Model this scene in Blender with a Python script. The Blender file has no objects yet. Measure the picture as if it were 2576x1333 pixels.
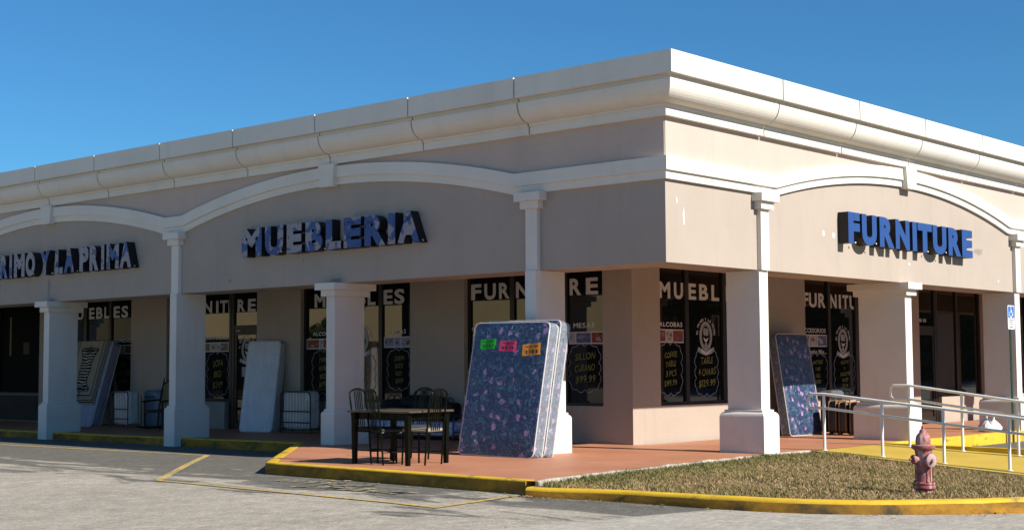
import bpy, bmesh, math, random
import numpy as np
from mathutils import Vector, Matrix
random.seed(7); np.random.seed(7)
sc = bpy.context.scene
COL = sc.collection
PI = math.pi

# ------------------------------------------------------------------ camera
cam_d = bpy.data.cameras.new('camera'); cam = bpy.data.objects.new('camera', cam_d); COL.objects.link(cam)
yaw, pitch, roll = math.radians(41.64), math.radians(4.084), math.radians(-0.329)
fw = Vector((math.cos(yaw)*math.cos(pitch), math.sin(yaw)*math.cos(pitch), math.sin(pitch)))
rt = Vector((math.sin(yaw), -math.cos(yaw), 0)); up = rt.cross(fw)
r2 = rt*math.cos(roll)+up*math.sin(roll); u2 = -rt*math.sin(roll)+up*math.cos(roll)
cam.matrix_world = Matrix(((r2.x, u2.x, -fw.x, -16.733), (r2.y, u2.y, -fw.y, -11.92), (r2.z, u2.z, -fw.z, 1.36), (0, 0, 0, 1)))
cam_d.sensor_width = 36; cam_d.lens = 3594.2/2576*36; cam_d.clip_end = 2000
sc.camera = cam

# ------------------------------------------------------------------ light
SUN = Vector((0.17, -1.39, 1.0)).normalized()
w = bpy.data.worlds.new('World'); sc.world = w; w.use_nodes = True
nt = w.node_tree; bg = nt.nodes['Background']
sky = nt.nodes.new('ShaderNodeTexSky'); sky.sky_type = 'NISHITA'; sky.sun_disc = False
sky.sun_elevation = math.asin(SUN.z); sky.sun_rotation = math.atan2(SUN.x, SUN.y)
sky.air_density = 1.0; sky.dust_density = 0.0; sky.ozone_density = 8.0; sky.altitude = 0
tint = nt.nodes.new('ShaderNodeMix'); tint.data_type = 'RGBA'; tint.blend_type = 'MULTIPLY'; tint.inputs[0].default_value = 1
tint.inputs[7].default_value = (.385, .69, .775, 1)      # deep dry-season blue
nt.links.new(sky.outputs[0], tint.inputs[6]); nt.links.new(tint.outputs[2], bg.inputs[0]); bg.inputs[1].default_value = 0.086
sd = bpy.data.lights.new('sun', 'SUN'); sd.energy = 5.0; sd.angle = math.radians(0.53); sd.color = (1, 0.93, 0.82)
so = bpy.data.objects.new('sun', sd); COL.objects.link(so)
so.rotation_euler = (-SUN).to_track_quat('-Z', 'Y').to_euler(); so.location = (5, -20, 20)
sc.view_settings.view_transform = 'Standard'; sc.view_settings.look = 'None'
sc.view_settings.exposure = 0.75; sc.view_settings.gamma = 1

# ------------------------------------------------------------------ ground heights
def cl(v, a=0.0, b=1.0): return max(a, min(b, v))
def zw(x, y): return .03*cl(1-x/3.3, 0, 1.9)*cl((14-y)/6)
def zr(x, y):
    z = -.15+.05*cl(-x/3.5)-.035*cl((-y-.5)/3) if x < 0 else -.15-.015*cl(x, 0, 4)-.035*cl((-y-.5)/3)
    return z-.16*cl((x+1)/5)*cl((-y-1)/5)
def zl(x, y): return -.02-.23*cl((x+1.5)/5.4)*cl((-y-.2)/3.3)
def zramp(x, y): return .065*y*(1-.35*(x-3.9)/2.3)

# ------------------------------------------------------------------ materials
def principled(name, rough=.8, spec=.3):
    m = bpy.data.materials.new(name); m.use_nodes = True
    b = m.node_tree.nodes['Principled BSDF']; b.inputs['Roughness'].default_value = rough
    b.inputs['Specular IOR Level'].default_value = spec
    return m, m.node_tree.nodes, m.node_tree.links, b
def c4(c, k=1): return (c[0]*k, c[1]*k, c[2]*k, 1)
def coords(N, L, scale=(1, 1, 1)):
    tc = N.new('ShaderNodeTexCoord'); mp = N.new('ShaderNodeMapping'); mp.inputs['Scale'].default_value = scale
    L.new(tc.outputs['Object'], mp.inputs[0]); return mp.outputs[0]
def noise(N, L, vec, scale, detail=4, rough=.55, dist=0):
    n = N.new('ShaderNodeTexNoise'); n.inputs['Scale'].default_value = scale; n.inputs['Detail'].default_value = detail
    n.inputs['Roughness'].default_value = rough; n.inputs['Distortion'].default_value = dist
    L.new(vec, n.inputs['Vector']); return n.outputs['Fac']
def ramp(N, L, fac, stops, interp='LINEAR'):
    r = N.new('ShaderNodeValToRGB'); r.color_ramp.interpolation = interp
    el = r.color_ramp.elements
    while len(el) < len(stops): el.new(.5)
    for e, (p, c) in zip(el, stops): e.position = p; e.color = c if len(c) == 4 else c4(c)
    L.new(fac, r.inputs[0]); return r.outputs[0]
def mix(N, L, fac, a, b, mode='MIX'):
    m = N.new('ShaderNodeMix'); m.data_type = 'RGBA'; m.blend_type = mode
    for s, v in ((m.inputs[0], fac), (m.inputs[6], a), (m.inputs[7], b)):
        if hasattr(v, 'is_linked'): L.new(v, s)
        else: s.default_value = v
    return m.outputs[2]
def math_n(N, L, op, a, b=0.0, clamp=False):
    m = N.new('ShaderNodeMath'); m.operation = op; m.use_clamp = clamp
    for s, v in ((m.inputs[0], a), (m.inputs[1], b)):
        if hasattr(v, 'is_linked'): L.new(v, s)
        else: s.default_value = v
    return m.outputs[0]
def bump(N, L, b, h, strength=.3, dist=.01):
    n = N.new('ShaderNodeBump'); n.inputs['Strength'].default_value = strength; n.inputs['Distance'].default_value = dist
    L.new(h, n.inputs['Height']); L.new(n.outputs[0], b.inputs['Normal'])
MATS = {}
def M(name, col, rough=.8, var=.12, scale=3.0, bmp=0, bscale=80, spec=.3, metallic=0, coat=0, stretch=(1, 1, 1)):
    if name in MATS: return MATS[name]
    m, N, L, b = principled(name, rough, spec)
    v = coords(N, L, stretch)
    f = noise(N, L, v, scale, 6, .6)
    L.new(ramp(N, L, f, [(.25, c4(col, 1-var)), (.75, c4(col, 1+var))]), b.inputs['Base Color'])
    if bmp:
        bump(N, L, b, noise(N, L, v, bscale, 3), bmp, .01)
    b.inputs['Metallic'].default_value = metallic; b.inputs['Coat Weight'].default_value = coat
    b.inputs['Coat Roughness'].default_value = .15
    MATS[name] = m; return m
def stucco(name, col, dirt=.1, streak=.12, bmp=.35):
    m, N, L, b = principled(name, .9, .2)
    v = coords(N, L); vs = coords(N, L, (1.6, 1.6, .22))
    big = noise(N, L, v, .9, 5, .6); st = noise(N, L, vs, 1.7, 6, .65); gr = noise(N, L, v, 55, 3, .7)
    c = ramp(N, L, big, [(.3, c4(col, 1-dirt*.7)), (.7, c4(col, 1+dirt*.45))])
    s = ramp(N, L, st, [(.52, (1, 1, 1, 1)), (.78, (1-streak, 1-streak, 1-streak*.95, 1))])
    c = mix(N, L, 1.0, c, s, 'MULTIPLY')
    g = ramp(N, L, gr, [(.25, (.93, .93, .93, 1)), (.75, (1.05, 1.05, 1.05, 1))])
    c = mix(N, L, 1.0, c, g, 'MULTIPLY')
    L.new(c, b.inputs['Base Color']); bump(N, L, b, gr, bmp, .012)
    MATS[name] = m; return m
TAN = stucco('tan_stucco', (.375, .322, .278), .08, .09)
CREAM = stucco('cream_stucco', (.485, .395, .345), .07, .07)
TRIM = stucco('white_trim_stucco', (.66, .63, .57), .08, .08, .3)
COLM = stucco('white_column_stucco', (.66, .63, .58), .10, .13, .3)
WALLM = stucco('arcade_wall_stucco', (.385, .325, .275), .08, .08)
SOFF = M('soffit_paint', (.38, .33, .28), .9, .08, 2)
def glass():
    m, N, L, b = principled('dark_shop_glass', .02, .5)
    b.inputs['Base Color'].default_value = (.006, .006, .006, 1); b.inputs['IOR'].default_value = 1.5
    v = coords(N, L); bump(N, L, b, noise(N, L, v, 1.3, 1), .03, .02)
    return m
GLASS = glass()
UNLIT = M('unlit_window_glass', (.003, .003, .003), .5, .2, 3, spec=.02)
FRAME = M('bronze_frame', (.018, .015, .012), .45, .2, 5, spec=.4)
BLACK = M('black_return', (.010, .010, .013), .5, .1, 5)
VINYL = M('white_vinyl', (.56, .54, .52), .5, .04, 8)
VINYLG = M('grey_vinyl', (.30, .30, .30), .5, .3, 30)
CHALK = M('yellow_chalk_paint', (.17, .17, .05), .7, .7, 26)
CHALKG = M('green_chalk_paint', (.06, .13, .025), .7, .6, 30)
CHALKB = M('blue_white_chalk_paint', (.20, .23, .30), .7, .6, 22)
BLUE = M('blue_sign_face', (.020, .062, .215), .45, .10, 4, spec=.4)
RED = M('red_vinyl', (.5, .04, .03), .5, .1, 5)
def flowered(name='flowered_sign_face', th=.49):
    m, N, L, b = principled(name, .5, .3)
    v = coords(N, L, (1, 1.0, 1.3))
    n1 = noise(N, L, v, 1.9, 2, .5, .9); n2 = noise(N, L, v, 4.6, 2, .5, 1.2)
    c = ramp(N, L, n1, [(.0, (.020, .062, .20)), (th-.008, (.027, .078, .235)), (th+.008, (.245, .235, .265)), (1, (.29, .27, .30))])
    d = ramp(N, L, n2, [(.36, (.10, .20, .45)), (.39, (1, 1, 1)), (.62, (1, 1, 1)), (.65, (.6, .5, .62)), (1, (.55, .42, .55))])
    L.new(mix(N, L, .8, c, d, 'MULTIPLY'), b.inputs['Base Color']); return m
FLOW = flowered(); FLOWP = flowered('pale_flowered_sign_face', .405)
def yellow():
    m, N, L, b = principled('yellow_kerb_paint', .75, .3)
    v = coords(N, L); vs = coords(N, L, (1.1, 1.1, 3))
    f = noise(N, L, v, 3, 5, .6); wn = noise(N, L, vs, 2.1, 6, .7, .5); sp = noise(N, L, v, 45, 3, .7)
    c = ramp(N, L, f, [(.3, (.50, .30, .018)), (.7, (.64, .42, .028))])
    wear = ramp(N, L, wn, [(.57, (0, 0, 0)), (.66, (.75, .75, .75))])
    c = mix(N, L, wear, c, (.12, .10, .055, 1))
    c = mix(N, L, ramp(N, L, sp, [(.62, (0, 0, 0)), (.72, (.6, .6, .6))]), c, (.30, .24, .12, 1))
    L.new(c, b.inputs['Base Color']); bump(N, L, b, sp, .4, .01); return m
YEL = yellow()
def scuffed_shaded():  # scuffs and grime, plus shade painted into the outer kerb faces
    m, N, L, b = principled('scuffed_shaded_kerb_face', .85, .2)
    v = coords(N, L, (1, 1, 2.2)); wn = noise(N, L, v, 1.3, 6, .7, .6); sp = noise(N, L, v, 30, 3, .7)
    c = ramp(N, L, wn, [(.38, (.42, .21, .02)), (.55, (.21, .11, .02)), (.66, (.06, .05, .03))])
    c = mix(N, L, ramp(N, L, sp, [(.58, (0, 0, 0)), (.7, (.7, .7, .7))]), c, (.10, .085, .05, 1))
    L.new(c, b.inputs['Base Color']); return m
YELF = scuffed_shaded()
def ramppaint():
    m, N, L, b = principled('yellow_ramp_paint', .7, .3)
    v = coords(N, L); f = noise(N, L, v, 1.6, 6, .65); sp = noise(N, L, v, 30, 4, .7)
    c = ramp(N, L, f, [(.3, (.41, .285, .042)), (.7, (.49, .35, .058))])
    c = mix(N, L, ramp(N, L, sp, [(.63, (0, 0, 0)), (.75, (.5, .5, .5))]), c, (.28, .2, .08, 1))
    L.new(c, b.inputs['Base Color']); bump(N, L, b, sp, .25, .01); return m
RAMPY = ramppaint()
def terracotta():
    m, N, L, b = principled('terracotta_pavement_paint', .55, .35)
    v = coords(N, L); f = noise(N, L, v, .8, 6, .65, .4); f2 = noise(N, L, v, 4.5, 6, .7); sp = noise(N, L, v, 60, 3, .7)
    c = ramp(N, L, f, [(.3, (.36, .155, .085)), (.7, (.47, .215, .125))])
    c = mix(N, L, ramp(N, L, f2, [(.55, (0, 0, 0)), (.78, (.55, .55, .55))]), c, (.22, .115, .085, 1))
    c = mix(N, L, ramp(N, L, sp, [(.66, (0, 0, 0)), (.74, (.4, .4, .4))]), c, (.40, .26, .2, 1))
    L.new(c, b.inputs['Base Color']); bump(N, L, b, sp, .2, .01)
    return m
TERRA = terracotta()
CONC = M('pale_concrete', (.36, .335, .29), .9, .35, 6, .5, 60)
def asphalt():
    m, N, L, b = principled('weathered_asphalt', .9, .25)
    tc = N.new('ShaderNodeTexCoord'); v = tc.outputs['Object']
    sep = N.new('ShaderNodeSeparateXYZ'); L.new(v, sep.inputs[0])
    vx = coords(N, L, (1.6, .38, 1))
    g = noise(N, L, v, 34, 5, .9); g2 = noise(N, L, v, 22, 5, .75); big = noise(N, L, v, .35, 5, .6); st = noise(N, L, vx, 1.1, 6, .68, .6)
    c = ramp(N, L, big, [(.3, (.275, .250, .210)), (.7, (.335, .305, .258))])
    # dark worn sealer between the parking line and the kerb
    k = math_n(N, L, 'ADD', sep.outputs['X'], 5.95)
    k = math_n(N, L, 'MULTIPLY', k, .42)
    k = math_n(N, L, 'ADD', k, math_n(N, L, 'MULTIPLY', math_n(N, L, 'SUBTRACT', st, .52), 4.6))
    k = math_n(N, L, 'MULTIPLY', k, 3.0, True)
    far = math_n(N, L, 'MULTIPLY', math_n(N, L, 'SUBTRACT', 30.0, sep.outputs['Y']), .2, True)
    near = math_n(N, L, 'SUBTRACT', 1.0, math_n(N, L, 'ADD', math_n(N, L, 'MULTIPLY', math_n(N, L, 'ADD', sep.outputs['Y'], math_n(N, L, 'MULTIPLY', sep.outputs['X'], .2)), -8.0), -34.0, True))
    k = math_n(N, L, 'MULTIPLY', k, near); k = math_n(N, L, 'MULTIPLY', k, far)
    c = mix(N, L, math_n(N, L, 'MULTIPLY', k, .92), c, (.098, .094, .084, 1))
    # smoother pale pavement south of the corner
    pn = math_n(N, L, 'ADD', math_n(N, L, 'MULTIPLY', math_n(N, L, 'ADD', sep.outputs['Y'], math_n(N, L, 'MULTIPLY', sep.outputs['X'], .2)), -8.0), -34.0, True)
    pc = ramp(N, L, g2, [(.3, (.31, .29, .255)), (.7, (.37, .347, .305))])
    c = mix(N, L, pn, c, pc)
    gs = ramp(N, L, g, [(.30, (.42, .42, .42)), (.5, (1, 1, 1)), (.68, (1.75, 1.74, 1.70))])
    mot = noise(N, L, v, 2.6, 6, .72); c = mix(N, L, 1.0, c, ramp(N, L, mot, [(.3, (.80, .80, .79)), (.5, (1, 1, 1)), (.72, (1.12, 1.12, 1.11))]), 'MULTIPLY')
    g3 = noise(N, L, coords(N, L, (.35, 1, 1)), 15, 4, .9); c = mix(N, L, .8, c, ramp(N, L, g3, [(.32, (.62, .62, .61)), (.5, (1, 1, 1)), (.68, (1.42, 1.42, 1.38))]), 'MULTIPLY')
    amt = math_n(N, L, 'SUBTRACT', .85, math_n(N, L, 'MULTIPLY', pn, .5))
    c = mix(N, L, amt, c, gs, 'MULTIPLY')
    L.new(c, b.inputs['Base Color']); bump(N, L, b, g, .5, .012)
    return m
ASPH = asphalt()
def linepaint(name, col):
    m, N, L, b = principled(name, .75, .3)
    v = coords(N, L); f = noise(N, L, v, 14, 6, .75); f2 = noise(N, L, v, 1.2, 3, .6)
    s = math_n(N, L, 'ADD', f, math_n(N, L, 'MULTIPLY', math_n(N, L, 'SUBTRACT', f2, .5), .5))
    L.new(ramp(N, L, s, [(.40, c4(col)), (.62, (.22, .19, .12, 1))]), b.inputs['Base Color']); return m
LINE = linepaint('worn_yellow_line', (.55, .38, .09))
LINEW = linepaint('worn_pale_lettering', (.46, .40, .24))
LINED = M('black_cover_paint', (.035, .034, .033), .9, .4, 15)
def soil():
    m, N, L, b = principled('dry_lawn_soil', .95, .1)
    v = coords(N, L); f = noise(N, L, v, 1.5, 6, .7); g = noise(N, L, v, 40, 4, .8)
    c = ramp(N, L, f, [(.35, (.16, .125, .055)), (.55, (.25, .18, .095)), (.7, (.13, .12, .045))])
    c = mix(N, L, 1.0, c, ramp(N, L, g, [(.3, (.6, .6, .6)), (.7, (1.4, 1.4, 1.4))]), 'MULTIPLY')
    L.new(c, b.inputs['Base Color']); bump(N, L, b, g, .8, .03); return m
SOIL = soil()
def grassm():
    m, N, L, b = principled('dry_grass', .8, .15)
    a = N.new('ShaderNodeAttribute'); a.attribute_name = 'tint'
    L.new(ramp(N, L, a.outputs['Fac'], [(.0, (.07, .10, .02)), (.35, (.15, .148, .045)), (.6, (.28, .205, .10)), (.85, (.41, .29, .17)), (1, (.24, .13, .08))]), b.inputs['Base Color'])
    b.inputs['Subsurface Weight'].default_value = 0
    return m
GRASS = grassm()
def floral(name, base=(.016, .024, .085), coat=.45, kb=1.0):
    m, N, L, b = principled(name, .45, .5)
    tc = N.new('ShaderNodeTexCoord'); v = tc.outputs['Object']
    # warp for petal outlines
    wn = N.new('ShaderNodeTexNoise'); wn.inputs['Scale'].default_value = 16; L.new(v, wn.inputs['Vector'])
    wv = N.new('ShaderNodeMix'); wv.data_type = 'VECTOR'; wv.inputs[0].default_value = .10
    L.new(v, wv.inputs[4]); L.new(wn.outputs['Color'], wv.inputs[5])
    def vor(scale, rnd):
        t = N.new('ShaderNodeTexVoronoi'); t.inputs['Scale'].default_value = scale; t.inputs['Randomness'].default_value = rnd
        L.new(wv.outputs[1], t.inputs['Vector']); return t
    v1 = vor(6.0, .75); v2 = vor(17, 1)
    lf = noise(N, L, v, 11, 5, .75, 1.6)
    c = ramp(N, L, lf, [(.36, c4(base, .55*kb)), (.47, c4(base, 1.1*kb)), (.54, c4((.022, .06, .11), kb)), (.62, c4((.085, .18, .21), kb)), (.7, c4((.035, .03, .11), kb))])
    small = ramp(N, L, v2.outputs['Distance'], [(.16, (1, 1, 1)), (.24, (0, 0, 0))])
    gate = ramp(N, L, v2.outputs['Color'], [(.62, (0, 0, 0)), (.64, (1, 1, 1))])
    c = mix(N, L, mix(N, L, 1.0, small, gate, 'MULTIPLY'), c, (.22*kb, .11*kb, .30*kb, 1))
    big = ramp(N, L, v1.outputs['Distance'], [(.21, (1, 1, 1)), (.27, (0, 0, 0))])
    pet = ramp(N, L, noise(N, L, v, 30, 3, .6), [(.35, c4((.15, .08, .22), kb)), (.6, c4((.40, .25, .44), kb))])
    g1 = ramp(N, L, v1.outputs['Color'], [(.30, (0, 0, 0)), (.32, (1, 1, 1))])
    c = mix(N, L, mix(N, L, 1.0, big, g1, 'MULTIPLY'), c, pet)
    L.new(c, b.inputs['Base Color'])
    vs = coords(N, L, (5, 3.5, .8))
    h = noise(N, L, vs, 3.2, 4, .6, 1.5)
    b.inputs['Coat Weight'].default_value = coat; b.inputs['Coat Roughness'].default_value = .16
    n = N.new('ShaderNodeBump'); n.inputs['Strength'].default_value = .9; n.inputs['Distance'].default_value = .05
    L.new(h, n.inputs['Height']); L.new(n.outputs[0], b.inputs['Coat Normal'])
    MATS[name] = m; return m
FLORAL = floral('floral_mattress_in_plastic')
PIPE = M('cream_piping', (.55, .53, .50), .6, .1, 20)
def quilt(name, col):
    m, N, L, b = principled(name, .5, .4)
    v = coords(N, L); f = noise(N, L, v, 3, 4)
    L.new(ramp(N, L, f, [(.3, c4(col, .9)), (.7, c4(col, 1.06))]), b.inputs['Base Color'])
    vs = coords(N, L, (3, 6, 1.0)); h = noise(N, L, vs, 2.6, 3, .6, 2.2)
    bump(N, L, b, h, .9, .05)
    b.inputs['Coat Weight'].default_value = .35; b.inputs['Coat Roughness'].default_value = .25
    return m
WHITEQ = quilt('white_quilted_mattress', (.66, .68, .72))
LILACQ = quilt('lilac_grey_mattress', (.27, .27, .38))
WRAP = quilt('cloudy_plastic_wrap', (.66, .64, .62))
BLUEWRAP = quilt('blue_grey_wrap', (.16, .19, .26))
DARKM = M('dark_green_metal', (.004, .005, .003), .25, .2, 10, spec=.09)
TOPM = M('mottled_table_top', (.075, .062, .045), .25, .4, 9, spec=.3)
CREAMF = M('cream_seat_fabric', (.24, .21, .17), .8, .1, 12)
DARKF = M('dark_seat_fabric', (.03, .028, .028), .85, .2, 12)
NYLON = M('black_nylon', (.012, .012, .014), .55, .3, 8, .6, 14)
LUGM = M('black_suitcase_fabric', (.010, .010, .0095), .4, .3, 10, .35, 8, spec=.5)
LUGT = M('tan_suitcase_trim', (.28, .15, .06), .5, .2, 10)
GREYPL = M('grey_plastic_cover', (.10, .105, .12), .25, .2, 6, .8, 9, spec=.6)
METAL = M('dark_bed_metal', (.03, .03, .035), .4, .2, 10, spec=.5)
RAILM = M('white_rail_paint', (.66, .67, .68), .4, .08, 9, spec=.5)
WOOD = M('dark_rocker_wood', (.035, .02, .012), .5, .3, 12)
CANE = M('olive_cane', (.16, .13, .06), .7, .25, 40)
BAGW = M('white_plastic_bag', (.70, .70, .70), .35, .05, 6, .9, 12, spec=.5)
POSTG = M('green_sign_post', (.015, .045, .022), .5, .25, 8)
SIGNW = M('white_sign_face', (.70, .70, .69), .4, .03, 8)
SIGNB = M('blue_sign_panel', (.02, .13, .50), .4, .06, 8)
INK = M('dark_ink', (.05, .05, .06), .7, .2, 10)
CARDG = M('green_card', (.02, .40, .03), .7, .1, 9)
CARDP = M('pink_card', (.72, .05, .16), .7, .1, 9)
CARDO = M('orange_card', (.78, .30, .03), .7, .1, 9)
def hydrant_paint():
    m, N, L, b = principled('peeling_red_paint', .6, .35)
    v = coords(N, L); vs = coords(N, L, (1, 1, .35))
    f = noise(N, L, v, 5, 5, .7); p = noise(N, L, vs, 9, 6, .7, .8); q = noise(N, L, v, 7, 4, .6, .5)
    c = ramp(N, L, f, [(.3, (.15, .036, .042)), (.5, (.29, .085, .085)), (.72, (.38, .19, .18))])
    c = mix(N, L, ramp(N, L, p, [(.51, (0, 0, 0)), (.60, (.8, .8, .8))]), c, (.46, .37, .34, 1))
    c = mix(N, L, ramp(N, L, q, [(.62, (0, 0, 0)), (.66, (.9, .9, .9))]), c, (.11, .22, .26, 1))
    c = mix(N, L, ramp(N, L, q, [(.30, (.8, .8, .8)), (.36, (0, 0, 0))]), c, (.13, .06, .045, 1))
    L.new(c, b.inputs['Base Color']); bump(N, L, b, p, .5, .008); return m
HYD = hydrant_paint()
RUST = M('rusty_iron', (.10, .045, .025), .8, .4, 25)
LEAF = M('tree_leaf', (.06, .09, .03), .7, .3, 2)
BARK = M('tree_bark', (.12, .09, .06), .9, .3, 10)

# ------------------------------------------------------------------ mesh helpers
class MB:
    def __init__(s): s.v = []; s.f = []; s.m = []
    def add(s, verts, faces, mi=0):
        o = len(s.v); s.v += [tuple(p) for p in verts]
        s.f += [tuple(i+o for i in f) for f in faces]; s.m += [mi]*len(faces); return s
    def box(s, x0, x1, y0, y1, z0, z1, mi=0):
        v = [(x, y, z) for z in (z0, z1) for y in (y0, y1) for x in (x0, x1)]
        return s.add(v, [(0, 2, 3, 1), (4, 5, 7, 6), (0, 1, 5, 4), (2, 6, 7, 3), (0, 4, 6, 2), (1, 3, 7, 5)], mi)
    def rbox(s, sx, sy, sz, r, mat=Matrix(), seg=3, mi=0, cuts=0, fn=None):
        bm = bmesh.new(); bmesh.ops.create_cube(bm, size=1)
        for v in bm.verts: v.co = Vector((v.co.x*sx, v.co.y*sy, v.co.z*sz))
        bmesh.ops.bevel(bm, geom=bm.edges[:], offset=r, segments=seg, affect='EDGES', profile=.5)
        if cuts: bmesh.ops.subdivide_edges(bm, edges=[e for e in bm.edges if e.calc_length() > .12], cuts=cuts, use_grid_fill=True)
        bm.verts.index_update()
        vs = [fn(v.co.copy()) if fn else v.co for v in bm.verts]
        s.add([mat @ p for p in vs], [[v.index for v in f.verts] for f in bm.faces], mi); bm.free(); return s
    def tube(s, pts, r, n=8, closed=False, mi=0, cap=True):
        P = [Vector(p) for p in pts]; k = len(P); rings = []
        prev = None
        for i, p in enumerate(P):
            a = P[(i-1) % k] if (closed or i > 0) else p; b = P[(i+1) % k] if (closed or i < k-1) else p
            t = (b-a).normalized()
            if prev is None:
                u = t.cross(Vector((0, 0, 1)));
                if u.length < .05: u = t.cross(Vector((1, 0, 0)))
                u.normalize()
            else:
                u = (prev-t*prev.dot(t))
                if u.length < 1e-5: u = t.orthogonal()
                u.normalize()
            prev = u; w_ = t.cross(u)
            rr = r[i] if isinstance(r, (list, tuple)) else r
            rings.append([p+(u*math.cos(2*PI*j/n)+w_*math.sin(2*PI*j/n))*rr for j in range(n)])
        vs = [q for R in rings for q in R]; fs = []
        for i in range(k if closed else k-1):
            a = i*n; b = ((i+1) % k)*n
            for j in range(n): fs.append((a+j, a+(j+1) % n, b+(j+1) % n, b+j))
        if not closed and cap: fs += [tuple(range(n))[::-1], tuple(range((k-1)*n, k*n))]
        return s.add(vs, fs, mi)
    def lathe(s, prof, n=20, mat=Matrix(), mi=0, fn=None):
        vs = []; fs = []
        for (r, z) in prof:
            for j in range(n):
                rr = r if not fn else fn(r, z, 2*PI*j/n)
                vs.append(mat @ Vector((rr*math.cos(2*PI*j/n), rr*math.sin(2*PI*j/n), z)))
        for i in range(len(prof)-1):
            for j in range(n): fs.append((i*n+j, i*n+(j+1) % n, (i+1)*n+(j+1) % n, (i+1)*n+j))
        fs += [tuple(range(n))[::-1], tuple(range((len(prof)-1)*n, len(prof)*n))]
        return s.add(vs, fs, mi)
    def loft(s, rects, mi=0):       # rects: (x0,x1,y0,y1,z)
        vs = []; fs = []
        for (x0, x1, y0, y1, z) in rects: vs += [(x0, y0, z), (x1, y0, z), (x1, y1, z), (x0, y1, z)]
        for i in range(len(rects)-1):
            for j in range(4): fs.append((i*4+j, i*4+(j+1) % 4, i*4+4+(j+1) % 4, i*4+4+j))
        n = len(rects)*4
        fs += [(3, 2, 1, 0), (n-4, n-3, n-2, n-1)]
        return s.add(vs, fs, mi)
    def build(s, name, mats, parent=None, smooth=False, loc=None, recalc=True, rotz=0):
        me = bpy.data.meshes.new(name); me.from_pydata(s.v, [], s.f)
        if not isinstance(mats, (list, tuple)): mats = [mats]
        for m in mats: me.materials.append(m)
        me.polygons.foreach_set('material_index', s.m)
        if recalc and len(s.f) < 60000:
            bm = bmesh.new(); bm.from_mesh(me); bmesh.ops.recalc_face_normals(bm, faces=bm.faces[:]); bm.to_mesh(me); bm.free()
        if smooth:
            me.polygons.foreach_set('use_smooth', [True]*len(me.polygons))
            try: me.set_sharp_from_angle(angle=math.radians(50))
            except Exception: pass
        o = bpy.data.objects.new(name, me); COL.objects.link(o)
        if parent: o.parent = parent
        if loc: o.location = loc
        o.rotation_euler.z = rotz
        return o
def tag(o, label, cat, group=None):
    o['label'] = label; o['category'] = cat
    if group: o['group'] = group
    return o
def thing(name, label, cat, loc=(0, 0, 0), rotz=0, group=None):
    o = bpy.data.objects.new(name, None); COL.objects.link(o); o.empty_display_size = .2
    o.location = loc; o.rotation_euler.z = rotz
    return tag(o, label, cat, group)
def struct(o): o['kind'] = 'structure'; return o
def stuff(o): o['kind'] = 'stuff'; return o
def dup(root, loc, rotz, label, group=None):
    r = root.copy(); COL.objects.link(r); r.location = loc; r.rotation_euler.z = rotz; r['label'] = label
    if group: r['group'] = group
    for ch in list(root.children):
        c = ch.copy(); COL.objects.link(c); c.parent = r
        for g in ch.children:
            d = g.copy(); COL.objects.link(d); d.parent = c
    return r
class Frame:   # maps (a along, b up, c out) to space
    def __init__(s, o, u, n, v=(0, 0, 1)): s.o = Vector(o); s.u = Vector(u); s.v = Vector(v); s.n = Vector(n)
    def __call__(s, a, b, c=0): return s.o+s.u*a+s.v*b+s.n*c
FL = Frame((0, 0, 0), (0, -1, 0), (-1, 0, 0))    # left facade, a = -Y
FR = Frame((0, 0, 0), (1, 0, 0), (0, -1, 0))     # right facade, a = X
def fbox(mb, F, a0, a1, b0, b1, c0, c1, mi=0):
    v = [F(a, b, c) for c in (c0, c1) for b in (b0, b1) for a in (a0, a1)]
    return mb.add(v, [(0, 2, 3, 1), (4, 5, 7, 6), (0, 1, 5, 4), (2, 6, 7, 3), (0, 4, 6, 2), (1, 3, 7, 5)], mi)
def ribbon(mb, F, pts, wd, c, mi=0, closed=False):
    n = len(pts); P = [Vector((p[0], p[1])) for p in pts]; vs = []; fs = []
    for i, p in enumerate(P):
        a = P[(i-1) % n] if closed or i else p; b = P[(i+1) % n] if closed or i < n-1 else p
        t = (b-a); t = t.normalized() if t.length > 1e-6 else Vector((1, 0)); q = Vector((-t.y, t.x))*wd/2
        vs += [F(*(p+q), c), F(*(p-q), c)]
    for i in range(n if closed else n-1):
        j = (i+1) % n; fs.append((2*i, 2*i+1, 2*j+1, 2*j))
    mb.add(vs, fs, mi)
# ---- lettering
_g = {}
def glyph(ch, off=.0):
    k = (ch, off)
    if k in _g: return _g[k]
    cu = bpy.data.curves.new('lettering', 'FONT'); cu.body = ch; cu.size = 1; cu.resolution_u = 4; cu.offset = off
    cu.fill_mode = 'FRONT'
    ob = bpy.data.objects.new('lettering', cu); COL.objects.link(ob); bpy.context.view_layer.update()
    ev = ob.evaluated_get(bpy.context.evaluated_depsgraph_get()); me = ev.to_mesh()
    bm = bmesh.new(); bm.from_mesh(me); ev.to_mesh_clear()
    bmesh.ops.remove_doubles(bm, verts=bm.verts, dist=1e-4); bm.verts.index_update()
    vs = [(v.co.x, v.co.y) for v in bm.verts]; fs = [tuple(v.index for v in f.verts) for f in bm.faces]
    be = [tuple(v.index for v in e.verts) for e in bm.edges if len(e.link_faces) == 1]
    bm.free(); bpy.data.objects.remove(ob); bpy.data.curves.remove(cu)
    if not vs: vs = [(0, 0)]
    x0 = min(p[0] for p in vs); x1 = max(p[0] for p in vs)
    _g[k] = ([(p[0]-x0, p[1]) for p in vs], fs, be, x1-x0); return _g[k]
def cap_h(off): g = glyph('H', off); return max(p[1] for p in g[0])-min(p[1] for p in g[0]), min(p[1] for p in g[0])
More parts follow.
